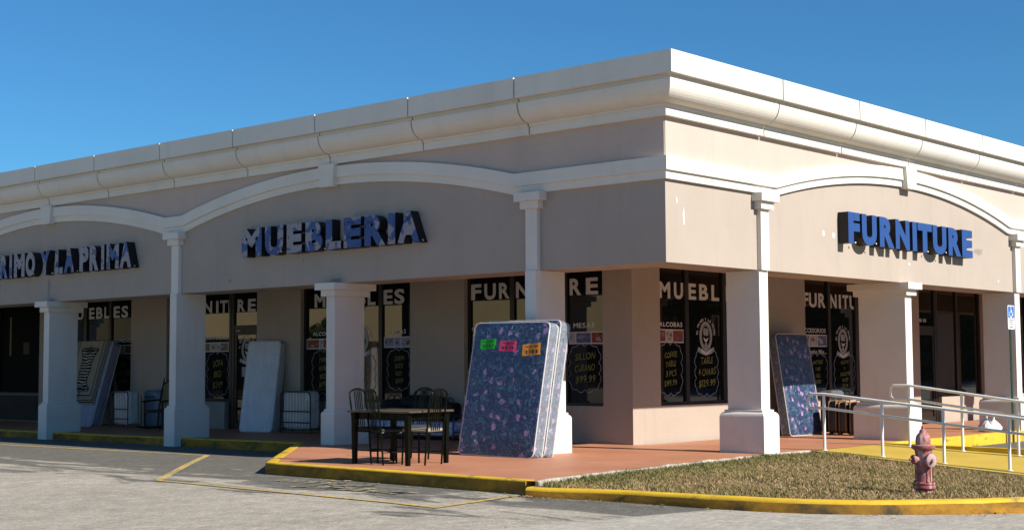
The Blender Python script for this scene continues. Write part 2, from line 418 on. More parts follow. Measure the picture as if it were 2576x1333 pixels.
def put_glyph(mb, F, ch, a0, wd, b0, h, c, off=0, depth=0, mi=0, side=1, skew=0):
    vs, fs, be, gw = glyph(ch, off); H, y0 = cap_h(off)
    sx = wd/max(gw, 1e-4); sy = h/H
    pt = lambda p, cc: F(a0+p[0]*sx+skew*(p[1]-y0)*sy, b0+(p[1]-y0)*sy, cc)
    mb.add([pt(p, c) for p in vs], fs, mi)
    if depth:
        n = len(vs); mb.add([pt(p, c) for p in vs]+[pt(p, c-depth) for p in vs], [(i, j, j+n, i+n) for i, j in be], side)
def text(mb, F, s, a0, b0, h, c, width=None, off=0, mi=0, gap=.16, aspect=1.0, center=False, jitter=0, skew=0, rise=0):
    H, _ = cap_h(off); k = h/H*aspect; L_ = []
    x = 0
    for ch in s:
        if ch == ' ': x += h*.45*aspect; continue
        gw = glyph(ch, off)[3]*k; L_.append((ch, x, gw)); x += gw+h*gap*aspect
    tot = x-h*gap*aspect; q = (width/tot) if width else 1
    if center: a0 -= tot*q/2
    for ch, x, gw in L_:
        put_glyph(mb, F, ch, a0+x*q, gw*q, b0+random.uniform(-jitter, jitter)*h+rise*(x*q), h*(1+random.uniform(-jitter, jitter)), c, off, 0, mi, 1, skew)
    return tot*q

# ------------------------------------------------------------------ setting
def sheet(name, poly, step, zf, mat, parent=None):
    bm = bmesh.new()
    x0 = min(p[0] for p in poly); x1 = max(p[0] for p in poly); y0 = min(p[1] for p in poly); y1 = max(p[1] for p in poly)
    nx = max(1, int((x1-x0)/step)); ny = max(1, int((y1-y0)/step))
    g = [[bm.verts.new((x0+(x1-x0)*i/nx, y0+(y1-y0)*j/ny, 0)) for i in range(nx+1)] for j in range(ny+1)]
    for j in range(ny):
        for i in range(nx): bm.faces.new((g[j][i], g[j][i+1], g[j+1][i+1], g[j+1][i]))
    n = len(poly)
    for i in range(n):
        a = Vector((*poly[i], 0)); b = Vector((*poly[(i+1) % n], 0)); d = b-a; no = Vector((d.y, -d.x, 0)).normalized()
        bmesh.ops.bisect_plane(bm, geom=bm.verts[:]+bm.edges[:]+bm.faces[:], plane_co=a, plane_no=no, clear_outer=True)
    for v in bm.verts: v.co.z = zf(v.co.x, v.co.y)
    me = bpy.data.meshes.new(name); bm.to_mesh(me); bm.free(); me.materials.append(mat)
    o = bpy.data.objects.new(name, me); COL.objects.link(o)
    return o
def lines_axis(lo, hi, a, b, st): return [lo, lo*.5+a*.5]+[a+(b-a)*i/int((b-a)/st) for i in range(int((b-a)/st)+1)]+[hi*.5+b*.5, hi]
xs = lines_axis(-220, 220, -18, 14, .5); ys = lines_axis(-220, 220, -16, 32, .5)
mb = MB(); vs = [(x, y, zr(x, y)) for y in ys for x in xs]; nx = len(xs)
mb.add(vs, [(j*nx+i, j*nx+i+1, (j+1)*nx+i+1, (j+1)*nx+i) for j in range(len(ys)-1) for i in range(nx-1)])
struct(mb.build('road', ASPH, recalc=False))
# terracotta pavement: peninsula and arcade floors (one structure per slab)
P_E = [(-4.06, 3.94), (-4.25, -1.15), (2.2, -.14)]
struct(sheet('pavement', [P_E[0], P_E[1], P_E[2], (2.2, 8.15), (0, 8.15)], .5, zw, TERRA))
struct(sheet('pavement', [(0, 8.15), (3.6, 8.15), (3.6, 45), (0, 45)], .7, zw, TERRA))
struct(sheet('pavement', [(2.2, 3.0), (3.6, 3.0), (3.6, 8.15), (2.2, 8.15)], .5, zw, TERRA))
struct(sheet('pavement', [(2.2, -.14), (45, -.14), (45, 3.0), (2.2, 3.0)], .7, zw, TERRA))
def edge_strip(name, path, wd, ztop, zbot, mat, side=1, r=.018, jag=0, face=None):
    # kerb: profile outer-bottom, outer-top (rounded), inner-top, inner-bottom; side=+1 keeps the body on the left of the path
    P = []
    for i in range(len(path)-1):
        a = Vector(path[i]); b = Vector(path[i+1]); n = max(1, int((b-a).length/.25))
        P += [a+(b-a)*k/n for k in range(n)]
    P.append(Vector(path[-1])); n = len(P); mb = MB(); vs = []
    for i, p in enumerate(P):
        a = P[max(i-1, 0)]; b = P[min(i+1, n-1)]; t1 = (p-a) if i else (b-p); t2 = (b-p) if i < n-1 else (p-a)
        t1 = t1.normalized(); t2 = t2.normalized(); q1 = Vector((-t1.y, t1.x)); q2 = Vector((-t2.y, t2.x)); q = (q1+q2).normalized(); q = q/max(.3, q.dot(q1))*side
        zt = ztop(*p)+random.uniform(-jag, jag); zb = zbot(*p)-.03; jo = random.uniform(-jag, jag)
        for off, z in ((jo, zb), (jo, zt-r*1.2), (jo+r*.35, zt-r*.35), (jo+r*1.2, zt), (wd, zt), (wd, zb)):
            vs.append((p.x+q.x*off, p.y+q.y*off, z))
    fs = []
    for i in range(n-1):
        for j in range(6): fs.append((i*6+j, i*6+(j+1) % 6, i*6+6+(j+1) % 6, i*6+6+j))
    fs += [tuple(range(6)), tuple(range((n-1)*6, n*6))[::-1]]
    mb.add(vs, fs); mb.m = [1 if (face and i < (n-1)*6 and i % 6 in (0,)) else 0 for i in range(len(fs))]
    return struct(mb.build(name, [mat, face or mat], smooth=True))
zwk = lambda x, y: zw(x, y)+.006
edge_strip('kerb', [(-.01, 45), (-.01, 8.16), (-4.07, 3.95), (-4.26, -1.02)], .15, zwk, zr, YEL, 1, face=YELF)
edge_strip('pavement_edge', [(-4.20, -1.17), (2.2, -.16)], .05, lambda x, y: zw(x, y)+.004, lambda x, y: zl(x, y)-.1, CONC, 1, .02, .008)
edge_strip('pavement_edge', [(2.3, -.15), (3.72, -.15)], .06, lambda x, y: zw(x, y)+.004, lambda x, y: -.2, CONC, 1, .02, .006)
edge_strip('kerb', [(6.34, -.15), (45, -.15)], .15, zwk, lambda x, y: -.2, YEL, 1)
ARC = [(-4.30, -1.16), (-4.24, -1.45), (-4.06, -2.0), (-3.98, -2.7), (-3.92, -3.3), (-3.85, -3.9), (-3.70, -4.42), (-3.42, -4.88), (-3.04, -5.28), (-2.6, -5.66), (-2.14, -5.97), (-1.4, -6.4), (-.4, -6.85), (1, -7.3), (3, -7.7), (6, -8)]
off = .16
ARCo = [(p[0]-off*.75, p[1]-off*.75*min(1, i/6)) for i, p in enumerate(ARC)]
zk = lambda x, y: .0-.20*cl((x+2)/6)
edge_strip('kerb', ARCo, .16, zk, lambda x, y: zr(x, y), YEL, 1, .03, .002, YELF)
# lawn
LAWN = [(-4.28, -1.2), (2.2, -.2), (3.75, -.2), (3.75, -7.6), (1, -7.2), (-.4, -6.8), (-1.4, -6.32), (-2.14, -5.9), (-3.04, -5.2), (-3.42, -4.8), (-3.70, -4.36), (-3.92, -3.3), (-4.1, -2.0), (-4.28, -1.3)]
def inside(x, y, poly):
    c = False; n = len(poly); j = n-1
    for i in range(n):
        if ((poly[i][1] > y) != (poly[j][1] > y)) and x < (poly[j][0]-poly[i][0])*(y-poly[i][1])/(poly[j][1]-poly[i][1])+poly[i][0]: c = not c
        j = i
    return c
def zlawn(x, y):
    z = zl(x, y)+.012*math.sin(2.3*x+1.1*y)+.01*math.sin(5.1*x-3.3*y)-.015
    ze = zw(x, y)-.055   # meets the slab
    d = cl((-y-.25-.157*max(0, -(x-2.2)))/1.2)
    return ze*(1-d)+z*d
bm = bmesh.new(); vv = [bm.verts.new((p[0], p[1], 0)) for p in LAWN]; f = bm.faces.new(vv)
bmesh.ops.triangulate(bm, faces=[f])
for k in range(5):
    bmesh.ops.subdivide_edges(bm, edges=[e for e in bm.edges if e.calc_length() > .35], cuts=1); bmesh.ops.triangulate(bm, faces=bm.faces[:])
for v in bm.verts: v.co.z = zlawn(v.co.x, v.co.y)
me = bpy.data.meshes.new('lawn'); bm.to_mesh(me); bm.free(); me.materials.append(SOIL)
struct(bpy.data.objects.new('lawn', me)); COL.objects.link(bpy.data.objects['lawn'])
def make_grass(n):
    V = []; Fc = []; T = []
    k = 0
    while k < n:
        x = random.uniform(-4.25, 3.75); y = random.uniform(-7.5, -.2)
        if not inside(x, y, LAWN): continue
        patch = .5+.28*math.sin(1.9*x+.7*y+1)*math.sin(1.3*y-.8*x)+.2*math.sin(4.3*x+2.1*y)*math.sin(3.7*y-1.9*x)
        edge = min(1, max(0, (.9-abs(y+.2+.157*max(0, -(x-2.2))))))   # greener by the slab
        if random.random() > .25+.75*patch+.5*edge: continue
        h = random.uniform(.02, .05)*(1+.5*edge)*(0.8+.5*patch); a = random.uniform(0, 2*PI); wd = random.uniform(.003, .0065)
        ln = random.uniform(.2, 1.3)*h; b = random.uniform(0, 2*PI); z = zlawn(x, y)-.004; h *= 1+1.2*max(0, edge-.75)
        dx, dy = math.cos(a)*wd, math.sin(a)*wd; lx, ly = math.cos(b)*ln, math.sin(b)*ln
        o = len(V); V += [(x-dx, y-dy, z), (x+dx, y+dy, z), (x+lx*.4+dx*.7, y+ly*.4+dy*.7, z+h*.65), (x+lx*.4-dx*.7, y+ly*.4-dy*.7, z+h*.65), (x+lx, y+ly, z+h)]
        Fc += [(o, o+1, o+2, o+3), (o+3, o+2, o+4)]
        t = cl(random.gauss(.70-.34*patch-.38*edge+.06, .22)); T += [t]*5; k += 1
    me = bpy.data.meshes.new('grass'); me.from_pydata(V, [], Fc); at = me.attributes.new('tint', 'FLOAT', 'POINT'); at.data.foreach_set('value', T)
    me.materials.append(GRASS); o = bpy.data.objects.new('grass', me); COL.objects.link(o); stuff(o); tag(o, 'short dry lawn grass inside the curved yellow kerb', 'grass')
make_grass(95000)
# leaf litter along kerbs
mb = MB()
def litter(cx, cy, rx, ry, n, zf):
    for i in range(n):
        x = cx+random.gauss(0, rx); y = cy+random.gauss(0, ry); a = random.uniform(0, PI); s = random.uniform(.008, .028); z = zf(x, y)+.006
        u = Vector((math.cos(a), math.sin(a), random.uniform(-.4, .4)))*s; v = Vector((-math.sin(a), math.cos(a), random.uniform(-.4, .4)))*s*.6; p = Vector((x, y, z+.01))
        mb.add([p-u, p+v, p+u, p-v], [(0, 1, 2, 3)])
litter(8.9, -.28, 1.0, .05, 150, zr)
for i in range(26):
    t = random.random(); k = min(int(t*10), 9); p = ARCo[k]; litter(p[0]-.1, p[1]-.08, .12, .12, 7, zr)
litter(-4.4, -1.1, .15, .15, 30, zr); litter(-4.35, 1.2, .06, 1.0, 40, zr)
o = stuff(mb.build('leaf_litter', M('dry_litter', (.20, .14, .07), .9, .4, 30), recalc=False)); tag(o, 'dry leaf litter lying along the kerbs', 'leaf litter')
# ramp
mb = MB(); n = 14; xsR = [3.74, 4.3, 5.0, 5.6, 6.2]
ysR = [-.14-6.4*i/n for i in range(n+1)]
vs = [(x, y, zramp(x, y)+.004) for y in ysR for x in xsR]; k = len(xsR)
mb.add(vs, [(j*k+i, j*k+i+1, (j+1)*k+i+1, (j+1)*k+i) for j in range(n) for i in range(k-1)])
struct(mb.build('ramp', RAMPY))
mb = MB()
for j in range(n):
    y0, y1 = ysR[j], ysR[j+1]
    mb.add([(3.738, y0, zramp(3.74, y0)+.004), (3.738, y1, zramp(3.74, y1)+.004), (3.738, y1, -.7), (3.738, y0, -.7)], [(0, 1, 2, 3)])
struct(mb.build('ramp_side', CONC, recalc=False))
edge_strip('kerb', [(6.36, -.16), (6.36, -6.5)], .155, lambda x, y: zramp(6.2, y)+.012+.032*(-y), lambda x, y: -.5, YEL, -1, .015)
# painted lines
def paint_strip(name, pts, wd, mat, dz=.005):
    mb = MB()
    n = len(pts)
    for i in range(n-1):
        a = Vector(pts[i]); b = Vector(pts[i+1]); t = (b-a).normalized(); q = Vector((-t.y, t.x))*wd/2; m_ = max(1, int((b-a).length/.4)); vs = []
        if i: a = a+t*wd*.5
        if i < n-2: b = b+t*wd*.5
        for k in range(m_+1):
            p = a+(b-a)*k/m_
            for s_ in (1, -1):
                r_ = p+q*s_; vs.append((r_.x, r_.y, zr(r_.x, r_.y)+dz))
        mb.add(vs, [(2*k, 2*k+1, 2*k+3, 2*k+2) for k in range(m_)])
    return struct(mb.build(name, mat, recalc=False))
paint_strip('road_marking', [(-3.6, 38.0), (-1.74, 8.45), (-5.64, 4.2)], .11, LINE)
paint_strip('road_marking', [(-5.70, 4.14), (-5.96, -1.25), (-4.45, -1.02)], .09, LINE, .009)
# worn stencil lettering, only fragments left
FG = Frame((-4.86, 2.75, 0), (0.03, -1, 0), (0, 0, 1), (1, .02, 0))
mb = MB(); md = MB()
def quad_g(m_, pts, dz):
    vs = []
    for a, b in pts:
        p = FG(a, b, 0); vs.append((p.x, p.y, zr(p.x, p.y)+dz))
    m_.add(vs, [(0, 1, 2, 3)])
for row, (a0, a1, b0) in enumerate(((-.1, 1.5, .02), (.75, 2.6, -.42))):
    a = a0
    while a < a1:
        wd = random.uniform(.03, .05); st = random.choice([0, 0, 1, 2, 3])
        h0 = random.uniform(0, .06); h1 = random.uniform(.2, .34)
        if st == 0: quad_g(mb, [(a, b0+h0), (a+wd, b0+h0), (a+wd, b0+h1), (a, b0+h1)], .010)
        elif st == 1: quad_g(mb, [(a, b0+h0), (a+wd, b0+h0), (a+wd+.1, b0+h1), (a+.1, b0+h1)], .010)
        elif st == 2: quad_g(mb, [(a, b0+h1-.06), (a+.16, b0+h1-.06), (a+.16, b0+h1), (a, b0+h1)], .010)
        else: quad_g(mb, [(a, b0), (a+.14, b0), (a+.14, b0+.05), (a, b0+.05)], .010)
        if random.random() < .6: quad_g(md, [(a+.05, b0+.03), (a+.10, b0+.03), (a+.12, b0+.3), (a+.06, b0+.3)], .008)
        a += random.uniform(.075, .14)
for a, b, l in ((.35, .52, .2), (.62, .58, .14), (.98, .66, .15), (1.7, -.1, .2)): quad_g(mb, [(a, b), (a+l, b), (a+l, b+.07), (a, b+.07)], .010)
struct(mb.build('road_marking', LINEW, recalc=False)); struct(md.build('road_marking', LINED, recalc=False))

# ------------------------------------------------------------------ store building
B = thing('store_building', 'long beige stucco shop building with white arched trim and a columned arcade', 'building')
LE, RE_ = 44.0, 44.0          # how far the two facades run
# beams / fascia
mb = MB(); mb.box(0, .78, .78, LE, 2.85, 5.45); mb.box(0, RE_, 0, .78, 2.85, 5.45)
mb = MB()   # one L-shaped body without inner overlaps
ol = [(0, 0), (RE_, 0), (RE_, .78), (.78, .78), (.78, LE), (0, LE)]
n = len(ol); vs = [(x, y, 2.85) for x, y in ol]+[(x, y, 5.45) for x, y in ol]
mb.add(vs, [tuple(range(n))[::-1], tuple(range(n, 2*n))]+[(i, (i+1) % n, (i+1) % n+n, i+n) for i in range(n)])
mb.build('fascia', TAN, B)
# roof, soffit
mb = MB(); vs = [(.785, .785, 5.3), (RE_, .785, 5.3), (RE_, LE, 5.3), (.785, LE, 5.3)]; mb.add(vs, [(0, 1, 2, 3)]); mb.build('roof', CONC, B, recalc=False)
mb = MB(); mb.box(.782, 3.31, .782, LE, 3.32, 3.40); mb.box(3.312, RE_, .782, 3.1, 3.32, 3.40); mb.build('soffit', SOFF, B)
# arch / frieze path
def facade_path(arches, s0, s1):
    pts = [(s0, 4.05, 0)]
    for c_, h_ in arches:
        R = (h_*h_+.54**2)/(2*.54); zc = 4.59-R
        k = 26
        for i in range(k+1):
            s = c_-h_+2*h_*i/k
            pts.append((s, zc+math.sqrt(R*R-(s-c_)**2), 0))
    pts.append((s1, 4.05, 0)); return pts
def offset_path(P, d):
    out = []
    for i, p in enumerate(P):
        a = P[max(i-1, 0)]; b = P[min(i+1, len(P)-1)]
        t1 = Vector((p[0]-a[0], p[1]-a[1])) if i else Vector((b[0]-p[0], b[1]-p[1])); t2 = Vector((b[0]-p[0], b[1]-p[1])) if i < len(P)-1 else t1
        t1.normalize(); t2.normalize(); q1 = Vector((-t1.y, t1.x)); q2 = Vector((-t2.y, t2.x)); q = (q1+q2).normalized(); q = q/max(.4, q.dot(q1))
        out.append((p[0]+q.x*d, p[1]+q.y*d))
    return out
def strip_solid(mb, F, lo, hi, c0, c1, sgn):
    n = len(lo); vs = []
    for i in range(n):
        vs += [F(sgn*lo[i][0], lo[i][1], c0), F(sgn*hi[i][0], hi[i][1], c0), F(sgn*lo[i][0], lo[i][1], c1), F(sgn*hi[i][0], hi[i][1], c1)]
    fs = []
    for i in range(n-1):
        a, b = 4*i, 4*i+4
        fs += [(a+2, b+2, b+3, a+3), (a, a+2, b+2, b)[::-1], (a+1, b+1, b+3, a+3)]
    fs += [(0, 1, 3, 2), (4*n-4, 4*n-2, 4*n-1, 4*n-3)]
    mb.add(vs, fs)
ARCH_L = [(7.21, 4.34), (16.56, 4.34), (25.91, 4.34), (35.26, 4.34)]
ARCH_R = [(7.5, 4.56), (17.4, 4.56), (27.3, 4.56), (37.2, 4.56)]
for F, arches, s0, s1, sgn in ((FL, ARCH_L, 0.0, LE, -1), (FR, ARCH_R, 0.0, RE_, 1)):
    P = facade_path(arches, s0, s1)
    if F is FR: P2 = [(-.055, 4.05, 0)]+P[1:]; P3 = [(-.095, 4.05, 0)]+P[1:]
    else: P2 = P3 = P
    mb = MB()
    strip_solid(mb, F, offset_path(P2, 0), offset_path(P2, .122), 0.0, .055, sgn)
    strip_solid(mb, F, offset_path(P3, .122), offset_path(P3, .325), 0.0, .095, sgn)
    mb.build('arch_moulding', TRIM, B)
    # cream upper wall: a skin standing 14 mm proud above the moulding
    mid = offset_path(P, .2); vs = []; n = len(mid)
    mb = MB(); hi = [(p[0], 5.0) for p in mid]
    strip_solid(mb, F, mid, hi, 0.001, .014, sgn)
    mb.build('upper_wall', CREAM, B)
    for c_, h_ in arches:      # keystones
        mb = MB(); vs = []
        for cc in (0.02, .16):
            for a, b in ((-.165, 4.555), (.165, 4.555), (.215, 4.955), (-.215, 4.955)): vs.append(F(sgn*(c_+a), b, cc))
        mb.add(vs, [(0, 1, 2, 3), (4, 5, 6, 7), (0, 1, 5, 4), (1, 2, 6, 5), (2, 3, 7, 6), (3, 0, 4, 7)]); mb.build('keystone', TRIM, B)
# cornice: L-shaped sweep in panels with open joints
prof = [(.012, 4.955), (.10, 4.955), (.10, 5.085), (.125, 5.085), (.125, 5.115)]
for i in range(11):
    a = PI/2*i/10; prof.append((.125+.26*math.sin(a), 5.125+.275*(1-math.cos(a))))
prof += [(.385, 5.42), (.345, 5.425), (.345, 5.475), (.46, 5.48), (.46, 5.80), (.30, 5.815), (.012, 5.80)]
def cpos(s, o, z):
    # s<0: left facade at Y=-s ; s>0 : right facade ; mitre at the corner
    if s < 0: return (-o, -s, z)
    if s > 0: return (s, -o, z)
    return (-o, -o, z)
mb = MB()
def panel(stations):
    vs = []; m = len(prof)
    for s in stations: vs += [cpos(s, o, z) for o, z in prof]
    fs = []
    for i in range(len(stations)-1):
        for j in range(m): fs.append((i*m+j, i*m+(j+1) % m, (i+1)*m+(j+1) % m, (i+1)*m+j))
    fs += [tuple(range(m)), tuple(range((len(stations)-1)*m, len(stations)*m))[::-1]]
    mb.add(vs, fs)
g = .015
panel([-(2.493-g), 0, 2.54-g])
for i in range(18):
    a = 2.493+2.336*i; panel([-(a+2.336-g), -(a+g)])
    a = 2.54+2.477*i
    if a+2.477 < RE_+1: panel([a+g, a+2.477-g])
mb.build('cornice', TRIM, B)
mb = MB(); mb.box(-.004, .3, .31, LE, 5.455, 5.78); mb.box(-.004, RE_, -.004, .30, 5.455, 5.78); mb.build('parapet_wall', CREAM, B)
# columns with bases, pilasters and capitals
def colrect(F, s, hw, d0, d1, e, z):   # returns rect in world for loft
    p = F(s-hw-e, 0, e-d0); q = F(s+hw+e, 0, -d1-e)
    return (min(p.x, q.x), max(p.x, q.x), min(p.y, q.y), max(p.y, q.y), z)
def column(F, s, hw, d0, d1, e, zb, cap, pil=None):
    R = lambda ee, z: colrect(F, s, hw, d0, d1, ee, z)
    mb = MB(); mb.loft([R(0, .60), R(0, 2.845 if not cap else 2.66)]); col = mb.build('column', COLM, B)
    mb = MB(); L_ = [R(e, zb), R(e, .55)]
    for i in range(1, 7):
        a = PI/2*i/6; L_.append(R(e-e*.55*(1-math.cos(a)), .55+e*.9*math.sin(a)))
    z_ = L_[-1][4]; L_ += [R(e*.42, z_+.001), R(e*.42, z_+.035), R(e*.04, z_+.04)]
    mb.loft(L_); mb.build('base', COLM, col)
    if cap:
        mb = MB(); mb.loft([R(.07, 2.62), R(.07, 2.728), R(.15, 2.73), R(.15, 2.848)]); mb.build('capital', COLM, col)
    if pil is not None:
        mb = MB(); fbox(mb, F, pil-.118, pil+.118, 2.849, 3.80, .001, .075); pl = mb.build('pilaster', COLM, B)
        mb = MB(); fbox(mb, F, pil-.185, pil+.185, 3.80, 3.92, .001, .13); fbox(mb, F, pil-.26, pil+.26, 3.92, 4.048, .001, .19); mb.build('capital', COLM, pl)
for i, y in enumerate([2.49, 7.14, 11.83, 16.53, 21.2, 25.9, 30.6, 35.3, 40.0]):
    cap = i % 2 == 1
    column(FL, -y, .108, -.10, .60, .065, (0.0 if i < 2 else -.2), cap, None if cap else -y)
for i, x in enumerate([2.56, 7.49, 12.45, 17.4, 22.4, 27.3, 32.3]):
    cap = i % 2 == 1
    column(FR, x, .125, -.03, [.58, .90, .66][min(i, 2)], .10, (-.08 if i < 2 else -.24), cap, None if cap else x)
# little repair patches and stains on the fascia
def blob(F, a, b, rx, rz, name, mat, out=.003):
    m_ = MB(); k = 9; ph = random.uniform(0, 6); pts = [F(a+rx*math.cos(2*PI*i/k)*(1+.25*math.sin(3*i+ph)), b+rz*math.sin(2*PI*i/k)*(1+.25*math.cos(2*i+ph)), out) for i in range(k)]
    m_.add(pts, [tuple(range(k))]); m_.build(name, mat, B, recalc=False)
FILL = M('white_filler', (.75, .74, .72), .8, .05); DRIP = M('grey_drip_stain', (.26, .225, .19), .9, .25, 6)
for a, b, rx, rz in ((4.52, 3.56, .035, .05), (4.86, 3.55, .05, .045), (7.63, 3.2, .03, .03), (.28, 3.76, .012, .05), (.45, 3.53, .02, .13), (5.35, 3.95, .02, .015), (11.6, 3.05, .02, .03)): blob(FR, a, b, rx, rz, 'patch', FILL)
for F_, a, b, rx, rz in ((FL, -16.62, 3.16, .05, .22), (FL, -10.14, 3.03, .05, .03), (FL, -8.0, 3.3, .02, .03), (FR, 10.67, 3.6, .22, .06), (FL, -7.1, 2.9, .16, .045), (FL, -16.5, 2.89, .12, .035)): blob(F_, a, b, rx, rz, 'stain', DRIP)

# arcade walls with openings
GL, GR = 3.43, 3.215            # glass planes
WX, WY = 3.305, 3.10            # wall planes
def solve_gaps(lo, hi, ops):
    g_ = []; a = lo
    for o in ops: g_.append((a, o[0])); a = o[1]
    g_.append((a, hi)); return g_
OPL = [(3.75, 7.14, .66), (8.64, 12.02, .66), (13.52, 16.95, .66), (18.44, 22.15, .66), (22.70, 43.0, .70)]
OPR = [(4.14, 7.68, .66), (9.22, 12.70, .66), (14.40, 17.94, .60), (19.6, 43.0, .60)]
mb = MB()
for a, b in solve_gaps(WY, LE, OPL):
    mb.box(WX, WX+.35, a, b, -.05, 3.318)
for a, b, s in OPL:
    if a == 13.52: mb.box(WX, WX+.3, 14.66, b, -.05, .61)
    else: mb.box(WX, WX+.30, a, b, -.05, s)
mb.build('wall', WALLM, B)
mb = MB()
for i, (a, b) in enumerate(solve_gaps(WX+.352, RE_, OPR)): mb.box(a, b, WY, WY+.35, -.05, 3.318)
for a, b, s in OPR:
    if a == 14.40: mb.box(15.50, b, WY, WY+.3, -.05, s)
    else: mb.box(a, b, WY, WY+.3, -.05, s)
mb.build('wall', WALLM, B)
# windows: frame mesh > panes, lettering, photo strips ...
WL = Frame((GL, 0, 0), (0, -1, 0), (-1, 0, 0)); WR = Frame((0, GR, 0), (1, 0, 0), (0, -1, 0))
def cloud(mb, F, a0, a1, b0, b1, c=.006, wd=.014, lobes=None):
    # scalloped chalk outline
    w_, h_ = a1-a0, b1-b0; pts = []
    ring = []
    nS = 3; nT = 2
    ring += [(a0, b0+h_*(.12+.76*i/nS)) for i in range(nS+1)]
    ring += [(a0+w_*(.2+.6*i/nT), b1) for i in range(nT+1)]
    ring += [(a1, b1-h_*(.12+.76*i/nS)) for i in range(nS+1)]
    ring += [(a1-w_*(.2+.6*i/nT), b0) for i in range(nT+1)]
    n = len(ring); ce = Vector(((a0+a1)/2, (b0+b1)/2))
    for i in range(n):
        p = Vector(ring[i]); q = Vector(ring[(i+1) % n]); m_ = (p+q)/2; d = q-p; nn = Vector((-d.y, d.x)); nn.normalize()
        if nn.dot(m_-ce) < 0: nn = -nn
        bulge = d.length*.27
        for k in range(7):
            t = k/7; pts.append(tuple(p+d*t+nn*bulge*4*t*(1-t)))
    ribbon(mb, F, pts, wd, c, 0, True)
def note(win, F, a0, a1, b0, b1, rows, mat=CHALK, outline=True):
    mb = MB()
    if outline: cloud(mb, F, a0, a1, b0, b1)
    n = len(rows); hh = (b1-b0)*.80/n
    for i, r in enumerate(rows):
        h = hh*.60; k = max(1, len(r)); wd = min((a1-a0)*.84, k*h*.62)
        text(mb, F, r, (a0+a1)/2-wd/2+random.uniform(-.01, .02), b1-(b1-b0)*.10-hh*(i+1)+hh*.18, h, .0065, width=wd, off=.012, mi=1, jitter=.07, skew=.12, rise=.06)
    mb.build('chalk_note', [CHALKB, mat], win, recalc=False)
PH = [M('photo_red', (.22, .05, .03), .6, .7, 14), M('photo_blue', (.10, .10, .20), .6, .7, 14), M('photo_lilac', (.24, .22, .34), .6, .5, 12), M('photo_brown', (.20, .12, .08), .6, .7, 14), M('photo_grey', (.34, .34, .33), .6, .4, 14)]
PBORD = M('photo_white_border', (.56, .54, .55), .6, .04)
def photos(win, F, a0, a1, b0, b1, cells):
    mb = MB(); fbox(mb, F, a0, a1, b0, b1, .002, .005, 0)
    x = a0+.02; tot = sum(c[0] for c in cells)
    for wgt, mi in cells:
        wd = (a1-a0-.02)*wgt/tot-.02; mb.add([F(x, b0+.02, .007), F(x+wd, b0+.02, .007), F(x+wd, b1-.02, .007), F(x, b1-.02, .007)], [(0, 1, 2, 3)], mi+1)
        # the picture's pale and dark pieces of furniture
        for k in range(3):
            sx = random.uniform(.2, .45)*wd; px_ = x+random.uniform(.03, .97)*(wd-sx); h0 = random.uniform(.1, .55); h1 = h0+random.uniform(.15, .35)
            hb = b1-b0-.04; mb.add([F(px_, b0+.02+hb*h0, .0085+.001*k), F(px_+sx, b0+.02+hb*h0*.9, .0085+.001*k), F(px_+sx*.9, b0+.02+hb*min(h1, .98), .0085+.001*k), F(px_+sx*.1, b0+.02+hb*min(h1, .95), .0085+.001*k)], [(0, 1, 2, 3)], random.choice([1, 2, 3, 4, 5]))
        x += wd+.02
    mb.build('photo_strip', [PBORD]+PH, win, recalc=False)
def word(win, F, s, a0, b0, h, width=None, mat=VINYL, off=.02, name='lettering', c=.004):
    mb = MB(); text(mb, F, s, a0, b0, h, c, width=width, off=off); return mb.build(name, mat, win, recalc=False)
def emblem(win, F, a, b, s=1.0):
    # arched words over an oval medallion with a smile-like crescent, on a ribbon
    mb = MB(); w_ = 'EL PRIMO Y LA PRIMA'
    for i, ch in enumerate(w_):
        if ch == ' ': continue
        t = PI*(1.02-1.04*i/(len(w_)-1)); cx, cy = a+.27*s*math.cos(t), b+.05*s+.235*s*math.sin(t)
        R = Frame(F(cx, cy, 0), F.u*math.sin(t)-F.v*math.cos(t), F.n, F.v*math.sin(t)+F.u*math.cos(t))
        text(mb, R, ch, 0, -.01, .055*s, .005, off=.02, center=True)
    def oval(cx, cy, rx, rz, c, mi, k=28): mb.add([F(cx+rx*math.cos(2*PI*i/k), cy+rz*math.sin(2*PI*i/k), c) for i in range(k)], [tuple(range(k))], mi)
    def ring(cx, cy, rx, rz, wd, mi, c=.005): ribbon(mb, F, [(cx+rx*math.cos(2*PI*i/30), cy+rz*math.sin(2*PI*i/30)) for i in range(30)], wd, c, mi, True)
    ring(a, b-.01*s, .185*s, .245*s, .05*s, 1); ring(a, b-.01*s, .145*s, .20*s, .012*s, 0, .006)
    oval(a-.035*s, b+.07*s, .05*s, .075*s, .0055, 1); oval(a+.04*s, b+.065*s, .05*s, .075*s, .0055, 1)
    cres = [(a-.085*s, b-.03*s), (a, b-.075*s), (a+.085*s, b-.03*s), (a+.05*s, b-.10*s), (a, b-.125*s), (a-.05*s, b-.10*s)]
    mb.add([F(x, y, .007) for x, y in cres], [(0, 1, 4, 5), (1, 2, 3, 4)], 0)
    oval(a, b-.17*s, .035*s, .05*s, .0065, 1, 14)
    rb = [(a-.27*s, b-.25*s), (a-.15*s, b-.30*s), (a, b-.33*s), (a+.15*s, b-.30*s), (a+.27*s, b-.25*s)]
    ribbon(mb, F, rb, .085*s, .0055, 1); ribbon(mb, F, [(x*.0+a+(x-a)*.6, y-.012*s) for x, y in rb], .045*s, .0065, 0)
    mb.build('emblem', [VINYL, VINYLG], win, recalc=False)
